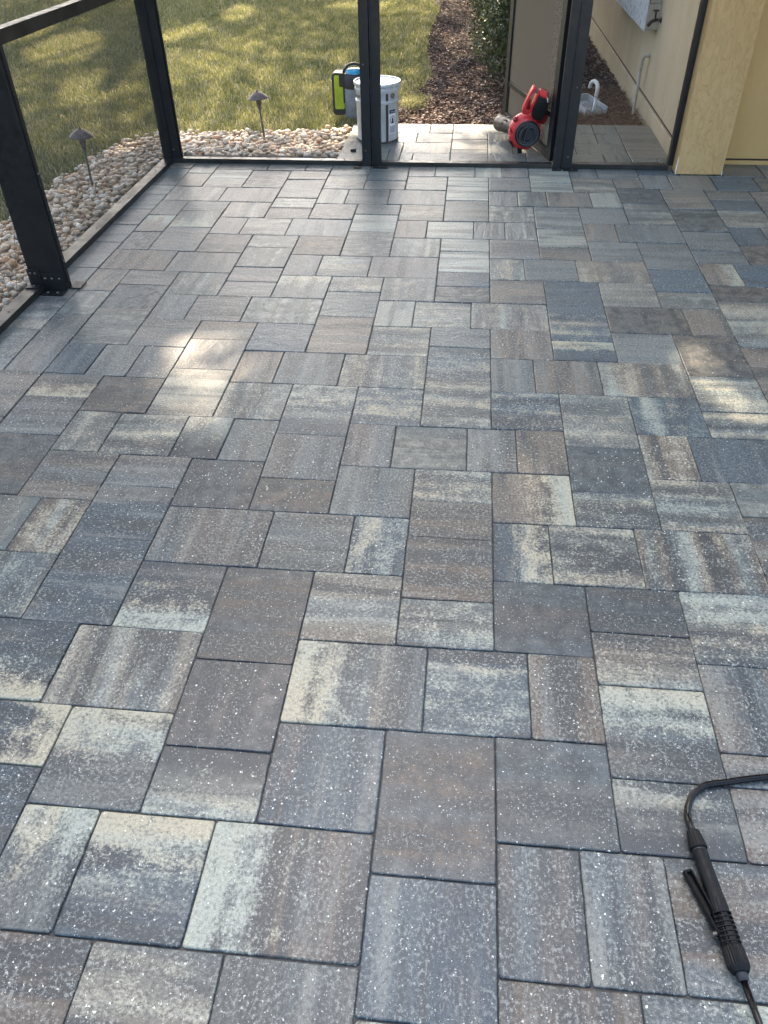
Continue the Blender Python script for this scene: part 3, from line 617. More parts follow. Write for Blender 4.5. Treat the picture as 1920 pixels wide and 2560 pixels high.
def stone_verts(u, v, z, s):
    a = np.array([s*NR.uniform(1.0, 1.5), s*NR.uniform(0.75, 1.05), s*NR.uniform(0.5, 0.75)])*U
    n1 = NR.normal(size=(3, 3))*0.9; V = IV.copy()
    V *= (1 + 0.10*np.sin(V @ n1[0]*1.7+NR.rand()*6) + 0.08*np.sin(V @ n1[1]*2.6+NR.rand()*6))[:, None]
    V *= a; c, si = math.cos(t := NR.uniform(0, 6.28)), math.sin(t)
    rx = NR.uniform(-.45, .45); V = V @ np.array([[1, 0, 0], [0, math.cos(rx), -math.sin(rx)], [0, math.sin(rx), math.cos(rx)]])
    V = V @ np.array([[c, -si, 0], [si, c, 0], [0, 0, 1]])
    return V
dist = [((u-TX)**2+(v+TY)**2)**.5/(s*(1.0 if z > -.35 else .5)) for u, v, z, s in stones]
od = np.argsort(dist); BV, BF = [], []; off = 0
PROTO = []
for i in range(14):
    me = npmesh('river_stone', stone_verts(0, 0, 0, 0.3), IF, 3); me.polygons.foreach_set('use_smooth', [True]*len(IF)); me.materials.append(M_ROCK); PROTO.append(me)
for rank, q in enumerate(od):
    u, v, z, s = stones[q]; p = W(u, v, z)
    if rank < 300 and v > -60:
        o = bpy.data.objects.new('river_stone', PROTO[NR.randint(14)]); col.objects.link(o)
        o.location = p; o.rotation_euler = (NR.uniform(-.3, .3), NR.uniform(-.3, .3), NR.uniform(0, 6.28)); k = s/0.3; o.scale = (k, k*NR.uniform(.85, 1.1), k)
        o.parent = bed; o.matrix_parent_inverse = inv_of(bed)
    else:
        BV.append(stone_verts(u, v, z, s) + np.array(p)); BF.append(IF+off); off += len(IV)
me = npmesh('river_stones', np.concatenate(BV), np.concatenate(BF), 3); me.polygons.foreach_set('use_smooth', [True]*len(me.polygons))
o = link('river_stones', me, M_ROCK, bed); tag(o, kind='stuff')

# ---------------------------------------------------------------- grass
def sample(poly, n, u0, u1, v0, v1, dens=None):
    x = NR.uniform(u0, u1, n); y = NR.uniform(v0, v1, n); m = inside(poly, x, y)
    if dens is not None: m &= NR.rand(n) < dens(x, y)
    return x[m], y[m]
def blades(x, y, z, hmin, hmax, wid, lean=0.6):
    n = len(x); h = NR.uniform(hmin, hmax, n); a = NR.uniform(0, 2*np.pi, n); ln = NR.uniform(0.05, lean, n)*h*1.4
    wd = wid*NR.uniform(.6, 1.2, n); sa = a + np.pi/2 + NR.uniform(-.5, .5, n)
    P0 = np.stack([x*U, -y*U, np.full(n, z*U) if np.isscalar(z) else z*U], 1)
    side = np.stack([np.cos(sa), np.sin(sa), 0*sa], 1)*wd[:, None]/2
    dr = np.stack([np.cos(a), np.sin(a), 0*a], 1)
    mid = P0 + dr*(ln*0.35)[:, None] + np.array([0, 0, 1])*(h*0.6)[:, None]
    tip = P0 + dr*ln[:, None] + np.array([0, 0, 1])*(h*NR.uniform(.8, 1, n))[:, None]
    V = np.stack([P0-side, P0+side, mid+side*.8, mid-side*.8, tip], 1).reshape(-1, 3)
    b = np.arange(n)[:, None]*5
    F = np.concatenate([b+np.array([[0, 1, 2]]), b+np.array([[0, 2, 3]]), b+np.array([[3, 2, 4]])], 0)
    return V, F
def patchy(x, y):
    k = np.sin(x*.21+1.3*np.sin(y*.13))*np.sin(y*.19+x*.05) + .6*np.sin(x*.7+2)*np.sin(y*.55+1)
    return np.clip(0.80+0.22*k, 0.35, 1)
xs, ys = sample(LAWN, 300000, -84, 1.2, -152, -62, patchy)
x2, y2 = sample(LAWN, 60000, -60, -25, -64, -22, patchy)
x = np.concatenate([xs, x2]); y = np.concatenate([ys, y2])
# a few loose tufts in the mulch edge
tx = NR.normal(-0.6, .9, 1400); ty = NR.normal(-77.0, 1.7, 1400); x = np.concatenate([x, tx]); y = np.concatenate([y, ty])
V, Fc = blades(x, y, -0.75, 0.024, 0.062, 0.0044, 0.95)
o = link('lawn_grass', npmesh('lawn_grass', V, Fc, 3), M_GRASS); tag(o, 'coarse green and straw coloured lawn grass lit by patches of sun', 'grass', kind='stuff')

# ---------------------------------------------------------------- mulch, bark chips and needles
def chips(x, y, z, lmin, lmax, flat=0.8):
    n = len(x); L = NR.uniform(lmin, lmax, n); Wd = L*NR.uniform(.22, .5, n); T = NR.uniform(.0015, .005, n)
    yaw = NR.uniform(0, 6.28, n); pit = NR.normal(0, .38*flat, n); rol = NR.normal(0, .5*flat, n)
    L = L*np.where(NR.rand(n) < .35, .5, 1); Wd = Wd*NR.uniform(.4, 1.5, n)
    base = np.array([[-1, -.7, -1], [.9, -1, -1], [1, .8, -1], [-.8, 1, -1], [-.9, -.6, 1], [1, -.8, 1], [.8, 1, 1], [-1, .8, 1]])*.5
    V = base[None]*np.stack([L, Wd, T], 1)[:, None, :]; V = V*(1+NR.uniform(-.2, .2, V.shape))
    cz, sz = np.cos(yaw), np.sin(yaw); cp, sp = np.cos(pit), np.sin(pit); cr, sr = np.cos(rol), np.sin(rol)
    X, Y, Z = V[..., 0], V[..., 1], V[..., 2]
    Y, Z = Y*cr[:, None]-Z*sr[:, None], Y*sr[:, None]+Z*cr[:, None]
    X, Z = X*cp[:, None]-Z*sp[:, None], X*sp[:, None]+Z*cp[:, None]
    X, Y = X*cz[:, None]-Y*sz[:, None], X*sz[:, None]+Y*cz[:, None]
    V = np.stack([X+(x*U)[:, None], Y-(y*U)[:, None], Z+(z*U)[:, None]], -1).reshape(-1, 3)
    F0 = np.array([[0, 3, 2], [0, 2, 1], [4, 5, 6], [4, 6, 7], [0, 1, 5], [0, 5, 4], [1, 2, 6], [1, 6, 5], [2, 3, 7], [2, 7, 6], [3, 0, 4], [3, 4, 7]])
    F = (np.arange(n)[:, None, None]*8 + F0[None]).reshape(-1, 3); return V, F
MUL = [(-5.2, -66.6), (21.1, -66.6), (21.1, -152), (-2.0, -152), (-0.3, -139), (-0.8, -121), (-0.5, -104), (0.4, -90), (0.4, -84), (-1.6, -79.5), (-2.4, -70)]
x, y = sample(MUL, 34000, -5, 21.2, -100, -66.5); x2, y2 = sample(MUL, 11000, -5, 21.2, -152, -99)
x3 = NR.uniform(-19, -4.8, 1500); y3 = -63.3 - 1.0*(x3 > -9)*(x3+9)/4*.9 - NR.normal(.6, .45, 1500)
x4 = NR.uniform(-3.5, 2.5, 2500); y4 = NR.uniform(-135, -67, 2500)
x5, y5 = NR.uniform(-26.2, -25.3, 700), NR.uniform(-60, -25, 700)
x = np.concatenate([x, x2, x3, x4, x5]); y = np.concatenate([y, y2, y3, y4, y5])
z = -0.86 + NR.rand(len(x))**1.5*0.42 + 0.12*np.sin(x*1.1)*np.sin(y*.8)
z[-(1500+2500+700):] = -0.72 + NR.rand(4700)*.12
V, Fc = chips(x, y, z, 0.010, 0.042)
o = link('mulch', npmesh('mulch', V, Fc, 3), M_MULCH); tag(o, 'shredded dark brown bark mulch with pale bits along the house', 'mulch', kind='stuff')
n = 5200; x = NR.uniform(12.5, 21.1, n); y = -66.7 - NR.rand(n)**1.6*16; a = NR.uniform(0, 6.28, n); L = NR.uniform(.05, .16, n); z0 = (-0.5+NR.rand(n)*.35)*U
P0 = np.stack([x*U, -y*U, z0], 1); D = np.stack([np.cos(a), np.sin(a)*.5, NR.normal(.03, .14, n)], 1)*L[:, None]; S = np.stack([-np.sin(a), np.cos(a), 0*a], 1)*.0009
Ms = P0 + D*.5 + np.array([0, 0, .008]); E_ = P0 + D
V = np.stack([P0-S, P0+S, Ms+S, Ms-S, E_], 1).reshape(-1, 3); b = np.arange(n)[:, None]*5
Fc = np.concatenate([b+np.array([[0, 1, 2]]), b+np.array([[0, 2, 3]]), b+np.array([[3, 2, 4]])], 0)
V[:, 2] = np.maximum(V[:, 2], -0.6*U); V[:, 1] = np.maximum(V[:, 1], 66.45*U)
o = link('pine_straw', npmesh('pine_straw', V, Fc, 3), M_STRAW); tag(o, 'reddish fallen pine needles on the mulch beside the wall', 'pine needles', kind='stuff')
n = 260; x = NR.uniform(14, 21, n); y = NR.uniform(-80, -67, n)
# ---------------------------------------------------------------- shrub
def leaves(c, nrm_, size, asp=0.42):
    n = len(c); t = NR.normal(size=(n, 3)); nn = nrm_ + NR.normal(size=(n, 3))*.75; nn /= np.linalg.norm(nn, axis=1)[:, None]
    t -= nn*(t*nn).sum(1)[:, None]; t /= np.linalg.norm(t, axis=1)[:, None]; s = np.cross(nn, t); L = size*NR.uniform(.6, 1.25, n)
    A, B = t*L[:, None]*.5, s*(L*asp)[:, None]*.5
    V = np.stack([c-A, c+B*1.0-A*.1+nn*(L*.05)[:, None], c+A, c-B*1.0-A*.1+nn*(L*.05)[:, None]], 1).reshape(-1, 3)
    b = np.arange(n)[:, None]*4
    return V, np.concatenate([b+np.array([[0, 1, 2]]), b+np.array([[0, 2, 3]])], 0)
shrub = empty('shrub', W(9.5, -84, -0.8)); tag(shrub, 'dense green shrub with small leaves behind the open screen door', 'shrub')
CL, NL = [], []
blobs = [(9.2, -82, 5.5, 4.0, 5.8, 6.2), (9.6, -82, 11, 3.8, 5.6, 6), (9.0, -92, 5.5, 4.3, 6.4, 6), (9.2, -92, 12, 3.9, 6, 7), (9.2, -104, 6, 4.5, 7, 6.5), (9.4, -104, 13, 4.2, 7, 7), (9.2, -117, 6, 4.6, 7.5, 7), (9.4, -117, 14, 4.2, 7, 7), (9.2, -131, 7, 4.6, 8, 8), (9.2, -145, 8, 4.8, 8, 9), (13.5, -100, 9, 3.5, 12, 7)]
for bu, bv, bz, ru, rv, rz in blobs:
    n = int(430*(ru*rv+ru*rz+rv*rz)/30*3.0)
    d = NR.normal(size=(n, 3)); d /= np.linalg.norm(d, axis=1)[:, None]
    lump = 1 + .16*np.sin(d[:, 0]*5+bv)*np.sin(d[:, 2]*6+bu) + .10*np.sin(d[:, 1]*11)*np.cos(d[:, 2]*9)
    r = (NR.rand(n)**.28)*lump*NR.uniform(.86, 1.06, n)
    p = np.stack([bu+d[:, 0]*ru*r, bv+d[:, 1]*rv*r, bz+d[:, 2]*rz*r], 1)
    keep = p[:, 2] > -0.2+1.6*NR.rand(n)
    p, d = p[keep], d[keep]
    CL.append(np.stack([p[:, 0]*U, -p[:, 1]*U, p[:, 2]*U], 1)); NL.append(np.stack([d[:, 0], -d[:, 1], d[:, 2]], 1))
V, Fc = leaves(np.concatenate(CL), np.concatenate(NL), 0.036, 0.45)
me = npmesh('crown', V, Fc, 3); o = link('crown', me, M_LEAF, shrub)
for i in range(26):
    u, v = R.uniform(7, 12), R.uniform(-140, -78)
    pts = [W(u, v, -1)]; 
    for k in range(1, 6): pts.append(pts[-1] + Vector((R.uniform(-.05, .05), R.uniform(-.05, .05), .16)))
    bm = bmesh.new(); tube(bm, pts, [.012, .010, .008, .006, .004, .002], 6); obj('stem', bm, M_BARK, shrub)


# ---------------------------------------------------------------- trees beyond the lawn whose crowns shade everything but a few patches
def ell(u, v, a, b, ang=0):        # patch of direct sun on the ground, in paving units
    return (u*U, -v*U, a*U, b*U, math.radians(ang))
PATCH = [ell(-6.7, -21.4, 1.8, 5.0, 12), ell(-7.2, -16.4, .7, 2.4, 8), ell(-11.2, -20.8, .9, 3.6, 8), ell(7.7, -15.2, .5, 2.0, 6), ell(17.2, -22.8, .75, 5.6, 10),
         ell(-49.5, -107, 4.2, 12, 14), ell(-36.2, -82, 3.2, 7.6, 18), ell(-37, -117, 1.8, 9, -8), ell(-14, -144, 5, 3.5, 0), ell(-33, -136, 2.2, 8, 8), ell(-60, -118, 2.4, 9, 10), ell(-1, -77, 0.9, 1.6, 0), ell(14.5, -5.2, .8, .5, 0)]
sx, sy, sz = sdir
trees = [(-12.5, 15.0, 8.2), (-4.8, 16.2, 8.4), (3.8, 15.8, 8.0), (-8.5, 24.5, 7.5), (0.5, 25.0, 7.5)]
TLAB = ['broad leafy oak tree standing beyond the left side of the lawn', 'broad leafy oak tree standing straight beyond the lawn', 'broad leafy oak tree beyond the lawn on the house side', 'second row leafy oak tree far beyond the lawn on the left', 'second row leafy oak tree far beyond the lawn on the right']
CANZ = 10.5
for ti, (cx, cy, cr_) in enumerate(trees):
    n = 46000
    a = NR.uniform(0, 6.28, n); r = np.sqrt(NR.rand(n))*cr_*(1+.05*np.sin(a*7))
    px_ = cx + r*np.cos(a); py_ = cy + r*np.sin(a); pz = CANZ + NR.uniform(-1.3, 1.3, n)*np.sqrt(np.clip(1.05-(r/cr_)**2, .05, 1)) + .5*np.sin(px_*.9)*np.cos(py_*.8)
    gx = px_ - sx/sz*pz; gy = py_ - sy/sz*pz
    keep = np.ones(n, bool)
    for (ex, ey, ea, eb, an) in PATCH:
        dx, dy = gx-ex, gy-ey; c, s = math.cos(an), math.sin(an); q = ((dx*c+dy*s)/(ea+.05))**2 + ((-dx*s+dy*c)/(eb+.05))**2
        keep &= (q > 1 + .25*np.sin(dx*13+ex)*np.cos(dy*9))
    far_ = np.clip((gy-4.5)/.7, 0, 1)*np.clip(1-(gx-.5)/.5, 0, 1); thin = far_*(0.62 - .30*np.clip((-2.2-gx)/.8, 0, 1)+.06*np.sin(gx*1.9+gy*.7)+.06*np.sin(gy*2.3-gx*1.1))
    keep &= NR.rand(n) > thin
    C = np.stack([px_, py_, pz], 1)[keep]
    ln_sz = 0.31
    fine = []
    if ti == 1:                       # feathery twig ends that soften the gaps above the patio
        for (ex, ey, ea, eb, an) in PATCH:
            if ey > 3.4: continue
            m_ = int(4*(ea+.12)*(eb+.12)*(620 if ex < 0 else 420)); q1, q2 = NR.uniform(-1, 1, m_)*(ea+.12), NR.uniform(-1, 1, m_)*(eb+.12); c, s = math.cos(an), math.sin(an)
            hz = NR.uniform(9.2, 11.8, m_); fine.append(np.stack([ex+q1*c-q2*s + sx/sz*hz, ey+q1*s+q2*c + sy/sz*hz, hz], 1))
    root = empty('oak_tree', (cx, cy, -.1)); tag(root, TLAB[ti], 'tree', 'oak trees beyond the lawn')
    V, Fc = leaves(C, np.tile(np.array([[0, 0, 1.6]]), (len(C), 1)), np.where(far_ > .01, .15, .31)[keep], 0.75)
    if fine:
        Ff = np.concatenate(fine); V2, F2 = leaves(Ff, np.tile(np.array([[0, 0, 1.6]]), (len(Ff), 1)), 0.085, 0.8); Fc = np.concatenate([Fc, F2+len(V)]); V = np.concatenate([V, V2])
    link('crown', npmesh('crown', V, Fc, 3), M_TLEAF, root)
    bm = bmesh.new(); top = Vector((cx, cy, CANZ-.6))
    tube(bm, smooth_path([(cx, cy, -.2), (cx+.12, cy-.1, 2.5), (cx-.1, cy+.1, 5.5), top], 4), [.24-.012*i for i in range(13)], 10)
    for k in range(6):
        aa = k*1.05+ti; e = Vector((cx+math.cos(aa)*cr_*.7, cy+math.sin(aa)*cr_*.7, CANZ-.1)); b0 = Vector((cx, cy, 5.2+.45*k))
        tube(bm, smooth_path([b0, (b0+e)/2+Vector((0, 0, .5)), e], 4), [.06-.005*i for i in range(9)], 7)
    obj('trunk', bm, M_BARK, root)

# ---------------------------------------------------------------- path lamps
M_LAMP = plain('lamp_bronze', (0.105, 0.085, 0.078), 0.5, 0.3, 0.35, 60, 0.3, 400)
def path_lamp(u, v, lean, zh, label, first=None):
    t = empty('path_lamp', W(u, v, -0.3)); tag(t, label, 'garden lamp', 'garden path lamps in the stone bed')
    top = W(u+lean, v, zh)
    bm = bmesh.new(); tube(bm, [W(u, v, -0.5), W(u+lean*.9, v, zh-.75)], .0062, 10); obj('stem', bm, M_LAMP, t, smooth=True)
    bm = bmesh.new(); tl = Matrix.Translation(top) @ Matrix.Rotation(math.atan2(lean*U, zh*U)*1.0, 4, 'Y')
    lathe(bm, [(.006, -.072), (.011, -.066), (.012, -.045), (.017, -.038), (.018, -.006), (.014, .004)], tl, 16, True, True); obj('socket', bm, M_LAMP, t, auto=40)
    bm = bmesh.new(); lathe(bm, [(.067, -.001), (.068, .002), (.060, .010), (.040, .026), (.020, .036), (.0075, .040), (.006, .046), (.0, .047)], tl, 32)
    lathe(bm, [(.067, -.001), (.055, .006), (.03, .022), (.014, .026)], tl, 32); o = obj('hat', bm, M_LAMP, t, auto=50)
    bm = bmesh.new(); lathe(bm, [(.0, .052), (.004, .050), (.0055, .044), (.003, .038)], tl, 12); obj('finial', bm, M_LAMP, t, smooth=True)
path_lamp(-22.19, -47.57, 0.12, 3.52, 'bronze mushroom path lamp in the stones beside the left screen wall, nearer one')
path_lamp(-12.02, -60.71, -0.22, 3.22, 'bronze mushroom path lamp leaning in the far stone strip by the lawn')

# ---------------------------------------------------------------- metal pail with lid
M_PAIL = plain('pail_paint', (0.50, 0.51, 0.49), 0.35, 0.0, 0.08, 25, 0.0)
M_LID = plain('pail_lid', (0.62, 0.64, 0.64), 0.28, 0.25, 0.06, 20)
M_STRIPE = plain('pail_stripe', (0.050, 0.030, 0.026), 0.4); M_NAVY = plain('label_navy', (0.015, 0.022, 0.06), 0.4); M_GREYP = plain('label_grey', (0.38, 0.40, 0.42), 0.5)
M_RUST = plain('pail_rust', (0.12, 0.085, 0.06), 0.7, var=.4); M_WIRE = plain('steel_wire', (0.35, 0.34, 0.32), 0.35, 0.9); M_WHT = plain('white_plastic', (0.78, 0.78, 0.76), 0.4, var=.05)
PC = W(-2.32, -61.50, 0); PR = 0.137
pail = empty('paint_pail', PC); tag(pail, 'white five gallon metal pail with brown stripe and warning label behind the door post', 'pail')
T = Matrix.Translation(PC)
bm = bmesh.new(); lathe(bm, [(.0, .004), (PR-.004, .004), (PR, .006), (PR, .012), (PR+.001, .02), (PR+.004, .235), (PR+.010, .242), (PR+.010, .250), (PR+.004, .257), (PR+.006, .300), (PR+.013, .310), (PR+.012, .325), (PR+.006, .332), (PR+.008, .343)], T, 64, True); obj('body', bm, M_PAIL, pail, auto=40)
bm = bmesh.new(); lathe(bm, [(PR+.0015, .002), (PR+.003, .006), (PR+.0018, .013)], T, 64); obj('bottom_rim', bm, M_RUST, pail, smooth=True)
bm = bmesh.new(); lathe(bm, [(PR+.008, .342), (PR+.017, .340), (PR+.020, .348), (PR+.017, .357), (PR+.010, .356), (PR+.004, .349), (.06, .351), (.0, .352)], T, 64); obj('lid', bm, M_LID, pail, auto=40)
bm = bmesh.new(); lathe(bm, [(.020, .351), (.019, .384), (.016, .388), (.0, .388)], Matrix.Translation(PC+Vector((-.018, .03, 0))), 24); obj('spout', bm, M_WHT, pail, auto=40)
for k in range(16):
    a = 2*math.pi*(k+.3)/16; bm = bmesh.new(); m = T @ Matrix.Rotation(a, 4, 'Z')
    box(bm, (PR+.009, -.007, .326), (PR+.0145, .007, .345), .001, m); obj('lid_lug', bm, M_LID, pail)
def curved(bm, a0, a1, z0, z1, r, n=10, slope=None):
    V = []
    for i in range(n+1):
        a = a0+(a1-a0)*i/n; V.append([bm.verts.new(PC+Vector((r*math.cos(a), r*math.sin(a), z))) for z in (z0, z1)])
    for i in range(n): bm.faces.new((V[i][0], V[i+1][0], V[i+1][1], V[i][1]))
def ang(px_u): return -math.pi/2 + px_u       # 0 faces the patio
def strip(name, a0, a1, z0, z1, mat, r=PR+.0058):
    bm = bmesh.new(); curved(bm, ang(a0), ang(a1), z0, z1, r); return obj(name, bm, mat, pail)
strip('stripe', .50, .62, .014, .236, M_STRIPE, PR+.0048); strip('stripe', .50, .62, .258, .302, M_STRIPE, PR+.0068)
strip('label', .66, 1.08, .055, .205, M_WHT, PR+.0048)
strip('warning_bar', .68, 1.06, .180, .203, M_NAVY, PR+.0056)
strip('fine_print', .70, 1.04, .060, .105, M_GREYP, PR+.0056)
def ring_on_pail(name, ac, zc, r0, r1, mat, rr, n=28, full=True, a_s=0, a_e=2*math.pi):
    bm = bmesh.new(); P2 = []
    for i in range(n+1):
        t = a_s+(a_e-a_s)*i/n; row = []
        for q in (r0, r1): aa = ang(ac + q*math.cos(t)/PR); row.append(bm.verts.new(PC+Vector((rr*math.cos(aa), rr*math.sin(aa), zc+q*math.sin(t)))))
        P2.append(row)
    for i in range(n): bm.faces.new((P2[i][0], P2[i+1][0], P2[i+1][1], P2[i][1]))
    return obj(name, bm, mat, pail)
ring_on_pail('warning_sign', .87, .143, .019, .0225, M_NAVY, PR+.0058)
ring_on_pail('warning_sign', .87, .150, .0, .0055, M_NAVY, PR+.0058)
bm = bmesh.new()
for k, (z0, z1, da) in enumerate(((.128, .144, .05), (.120, .128, .085), (.144, .147, .07))): curved(bm, ang(.87-da), ang(.87+da), z0, z1, PR+.0057, 4)
obj('warning_sign', bm, M_STRIPE, pail)
def text_on_pail(s, a0, z0, size, mat, rr, vertical=False, name='lettering'):
    cu = bpy.data.curves.new(name, 'FONT'); cu.body = s; cu.size = size; tmp = bpy.data.objects.new(name, cu); col.objects.link(tmp)
    dg = bpy.context.evaluated_depsgraph_get(); me = bpy.data.meshes.new_from_object(tmp.evaluated_get(dg)); bpy.data.objects.remove(tmp)
    for v in me.vertices:
        x_, y_ = (v.co.x, v.co.y) if not vertical else (-v.co.y, v.co.x)
        aa = ang(a0 + x_/PR); v.co = PC + Vector((rr*math.cos(aa), rr*math.sin(aa), z0+y_))
    me.materials.clear(); return link(name, me, mat, pail)
text_on_pail('WARNING', .75, .1865, .0115, M_WHT, PR+.0062)
text_on_pail('DANGER: FALLING', -.05, .055, .014, M_GREYP, PR+.0052, True) if False else None
for k in range(9): strip('print_mark', .18+.015*(k % 2), .215+.012*(k % 3), .060+.017*k, .070+.017*k, M_GREYP, PR+.0052+.00001*k)
for k in range(7): strip('print_mark', -1.30+.07*k, -1.255+.07*k, .268+.006*(k % 2), .290-.005*(k % 3), M_STRIPE, PR+.0072)
bm = bmesh.new(); lathe(bm, [(.017, 0), (.016, .004), (.006, .006), (.0, .006)], Matrix.Translation(PC+Vector((.146*math.cos(ang(.86)), .146*math.sin(ang(.86)), .285))) @ Matrix.Rotation(ang(.86), 4, 'Z') @ Matrix.Rotation(math.pi/2, 4, 'Y'), 20); obj('handle_ear', bm, M_WIRE, pail, auto=40)
bm = bmesh.new(); e0 = PC+Vector((.152*math.cos(ang(.86)), .152*math.sin(ang(.86)), .285))
tube(bm, smooth_path([e0, e0+Vector((.03, .0, -.045)), e0+Vector((.04, .10, -.08)), PC+Vector((.15, .14, .15)), PC+Vector((.05, .19, .10)), PC+Vector((-.06, .19, .15)), PC+Vector((-.11, .14, .285))], 6), .0018, 6); obj('wire_handle', bm, M_WIRE, pail, smooth=True)

# ---------------------------------------------------------------- lime bag and grey jug behind the pail
M_LIME = plain('lime_fabric', (0.36, 0.46, 0.02), 0.75, var=.2, nscale=18, bump=.5, bscale=220); M_BLK = plain('black_fabric', (0.018, 0.018, 0.02), 0.6); M_GREY = plain('grey_plastic', (0.16, 0.19, 0.21), 0.45); M_BLUE = plain('blue_plastic', (0.03, 0.26, 0.42), 0.15, var=.3, nscale=40)
bag = empty('tool_bag', W(-6.8, -70.2, -0.3)); tag(bag, 'lime green and black upright bag standing in the grass beside the grey jug', 'bag')
def fz(v0): return lambda a, b, d: W(a, v0-d, b)
def rrect(a0, a1, b0, b1, r, n=5):
    out = []
    for cx, cy, s in ((a1-r, b1-r, 0), (a0+r, b1-r, 1), (a0+r, b0+r, 2), (a1-r, b0+r, 3)):
        for k in range(n+1): t = (s+k/n)*math.pi/2; out.append((cx+r*math.cos(t), cy+r*math.sin(t)))
    return out
bm = bmesh.new(); prism(bm, rrect(-7.42, -6.18, -0.1, 3.42, .3), 0, 1.3, fz(-69.7), .004); obj('body', bm, M_BLK, bag, smooth=False)
bm = bmesh.new(); prism(bm, rrect(-7.2, -6.3, 0.42, 3.22, .12), 0, .12, fz(-69.62), .003)
bmesh.ops.triangulate(bm, faces=bm.faces[:]); obj('front_panel', bm, M_LIME, bag)
bm = bmesh.new(); prism(bm, rrect(-6.72, -6.28, 2.3, 3.44, .08), 0, .10, fz(-69.52), .002); obj('flap', bm, M_BLK, bag)
jug = empty('water_jug', W(-5.35, -70.0, -0.3)); tag(jug, 'grey jug with blue lid and black carry handle partly behind the pail', 'jug')
JT = Matrix.Translation(W(-5.35, -70.0, 0))
bm = bmesh.new(); lathe(bm, [(.0, -.02), (.074, -.02), (.077, -.012), (.079, .19), (.076, .196)], JT, 40, False, True); obj('body', bm, M_GREY, jug, auto=40)
bm = bmesh.new(); lathe(bm, [(.081, .176), (.083, .18), (.083, .25), (.074, .262), (.05, .268), (.0, .268)], JT, 40); obj('collar', bm, M_BLK, jug, auto=40)
bm = bmesh.new(); lathe(bm, [(.062, .268), (.060, .288), (.040, .298), (.0, .300)], JT, 32); obj('lid', bm, M_BLUE, jug, smooth=True)
bm = bmesh.new(); tube(bm, smooth_path([W(-6.38, -70, 2.1), W(-6.40, -70, 3.2), W(-6.05, -70, 3.85), W(-5.35, -70, 4.12), W(-4.6, -70, 3.85), W(-4.3, -70, 3.2), W(-4.32, -70, 2.1)], 6), .0105, 8); obj('handle', bm, M_BLK, jug, smooth=True)
bm = bmesh.new(); prism(bm, rrect(-6.38, -6.05, 0.95, 2.6, .06), 0, .3, fz(-69.55), .002); obj('strap', bm, M_BLK, jug)

clip = empty('spring_clip', W(-3.95, -57.6, 0)); tag(clip, 'small black clip lying on the pavers left of the pail', 'clip')
bm = bmesh.new(); box(bm, (-.018, -.012, .004), (.018, .012, .009), .001, Matrix.Translation(W(-3.95, -57.6, .06)) @ Matrix.Rotation(.4, 4, 'Z') @ Matrix.Rotation(-.35, 4, 'X')); obj('jaw', bm, M_BLK, clip)
bm = bmesh.new(); box(bm, (-.018, -.012, -.009), (.018, .012, -.004), .001, Matrix.Translation(W(-3.95, -57.55, .14)) @ Matrix.Rotation(.4, 4, 'Z')); obj('jaw', bm, M_BLK, clip)
bm = bmesh.new(); tube(bm, [W(-3.95, -57.6, .1)+Vector((.018+.012*math.cos(t*.5), .008+.01*math.sin(t*.5), .006)) for t in range(13)], .0013, 6); obj('wire_loop', bm, M_WIRE, clip)

# ---------------------------------------------------------------- leaf blower
M_RED = plain('red_plastic', (0.66, 0.045, 0.045), 0.34, var=.12, nscale=40); M_RED2 = plain('dark_red_plastic', (0.22, 0.010, 0.016), 0.4); M_BPL = plain('black_plastic', (0.012, 0.012, 0.013), 0.45, var=.3); M_TUBE = plain('blower_tube', (0.012, 0.011, 0.009), 0.5, var=.08, nscale=9, spec=.35); M_GUN = plain('grille_grey', (0.11, 0.12, 0.125), 0.45)
blow = empty('leaf_blower', W(9.9, -58.6, 0)); tag(blow, 'red and black cordless leaf blower resting on the pavers against the open door', 'leaf blower')
def BLp(x, y, d=0.0):    # outline drawn on a plane that leans back against the door, then pushed to depth
    x, y = x-790, y-900
    return W(9.969 + .004606*x + .000625*y, -56.547 - .002413*y - d*.9, 1.705 - .004826*y + d*.42)
def outline(pts, d0, d1, mat, name, bev=.002, parent=blow, sm=None):
    bm = bmesh.new(); prism(bm, pts, d0, d1, lambda a, b, d: BLp(a, b, d), bev); return obj(name, bm, mat, parent, auto=sm or 35)
# housing: a fat scroll shell behind the intake
ax = (W(9.86, -58.3, 1.95) - W(9.96, -56.5, 1.66)).normalized()
Q = ax.to_track_quat('Z', 'Y').to_matrix().to_4x4()
HB = Matrix.Translation(W(9.80, -56.75, 1.72)) @ Q @ Matrix.Diagonal((.985, .985, .985, 1))
bm = bmesh.new(); lathe(bm, [(.066, -.004), (.078, .000), (.092, .010), (.101, .026), (.103, .045), (.100, .066), (.088, .088), (.065, .103), (.03, .110), (.0, .111)], HB @ Matrix.Diagonal((1.0, 1.06, 1, 1)), 40); hs = obj('housing', bm, M_RED, blow, smooth=True)
outline([(475, 960), (505, 950), (560, 1010), (600, 1080), (720, 1130), (820, 1130), (850, 1150), (760, 1185), (660, 1175), (590, 1160), (520, 1110), (480, 1040)], .10, .9, M_RED, 'foot_fin')
outline([(470, 1030), (520, 1035), (560, 1150), (530, 1120)], .0, .35, M_BPL, 'fin_cap', .0008)
outline([(610, 1140), (690, 1150), (690, 1250), (615, 1252)], .1, .5, M_BPL, 'foot', .001)
for poly in ([(545, 690), (590, 675), (640, 690), (590, 730)], [(490, 860), (505, 855), (540, 895), (535, 920)], [(525, 990), (540, 980), (560, 1050), (545, 1080)]):
    outline(poly, .16, .5, M_RED2, 'vent_slot', .0006)
GR = Matrix.Translation(W(9.97, -56.62, 1.69)) @ Q @ Matrix.Diagonal((.97, .97, .97, 1))
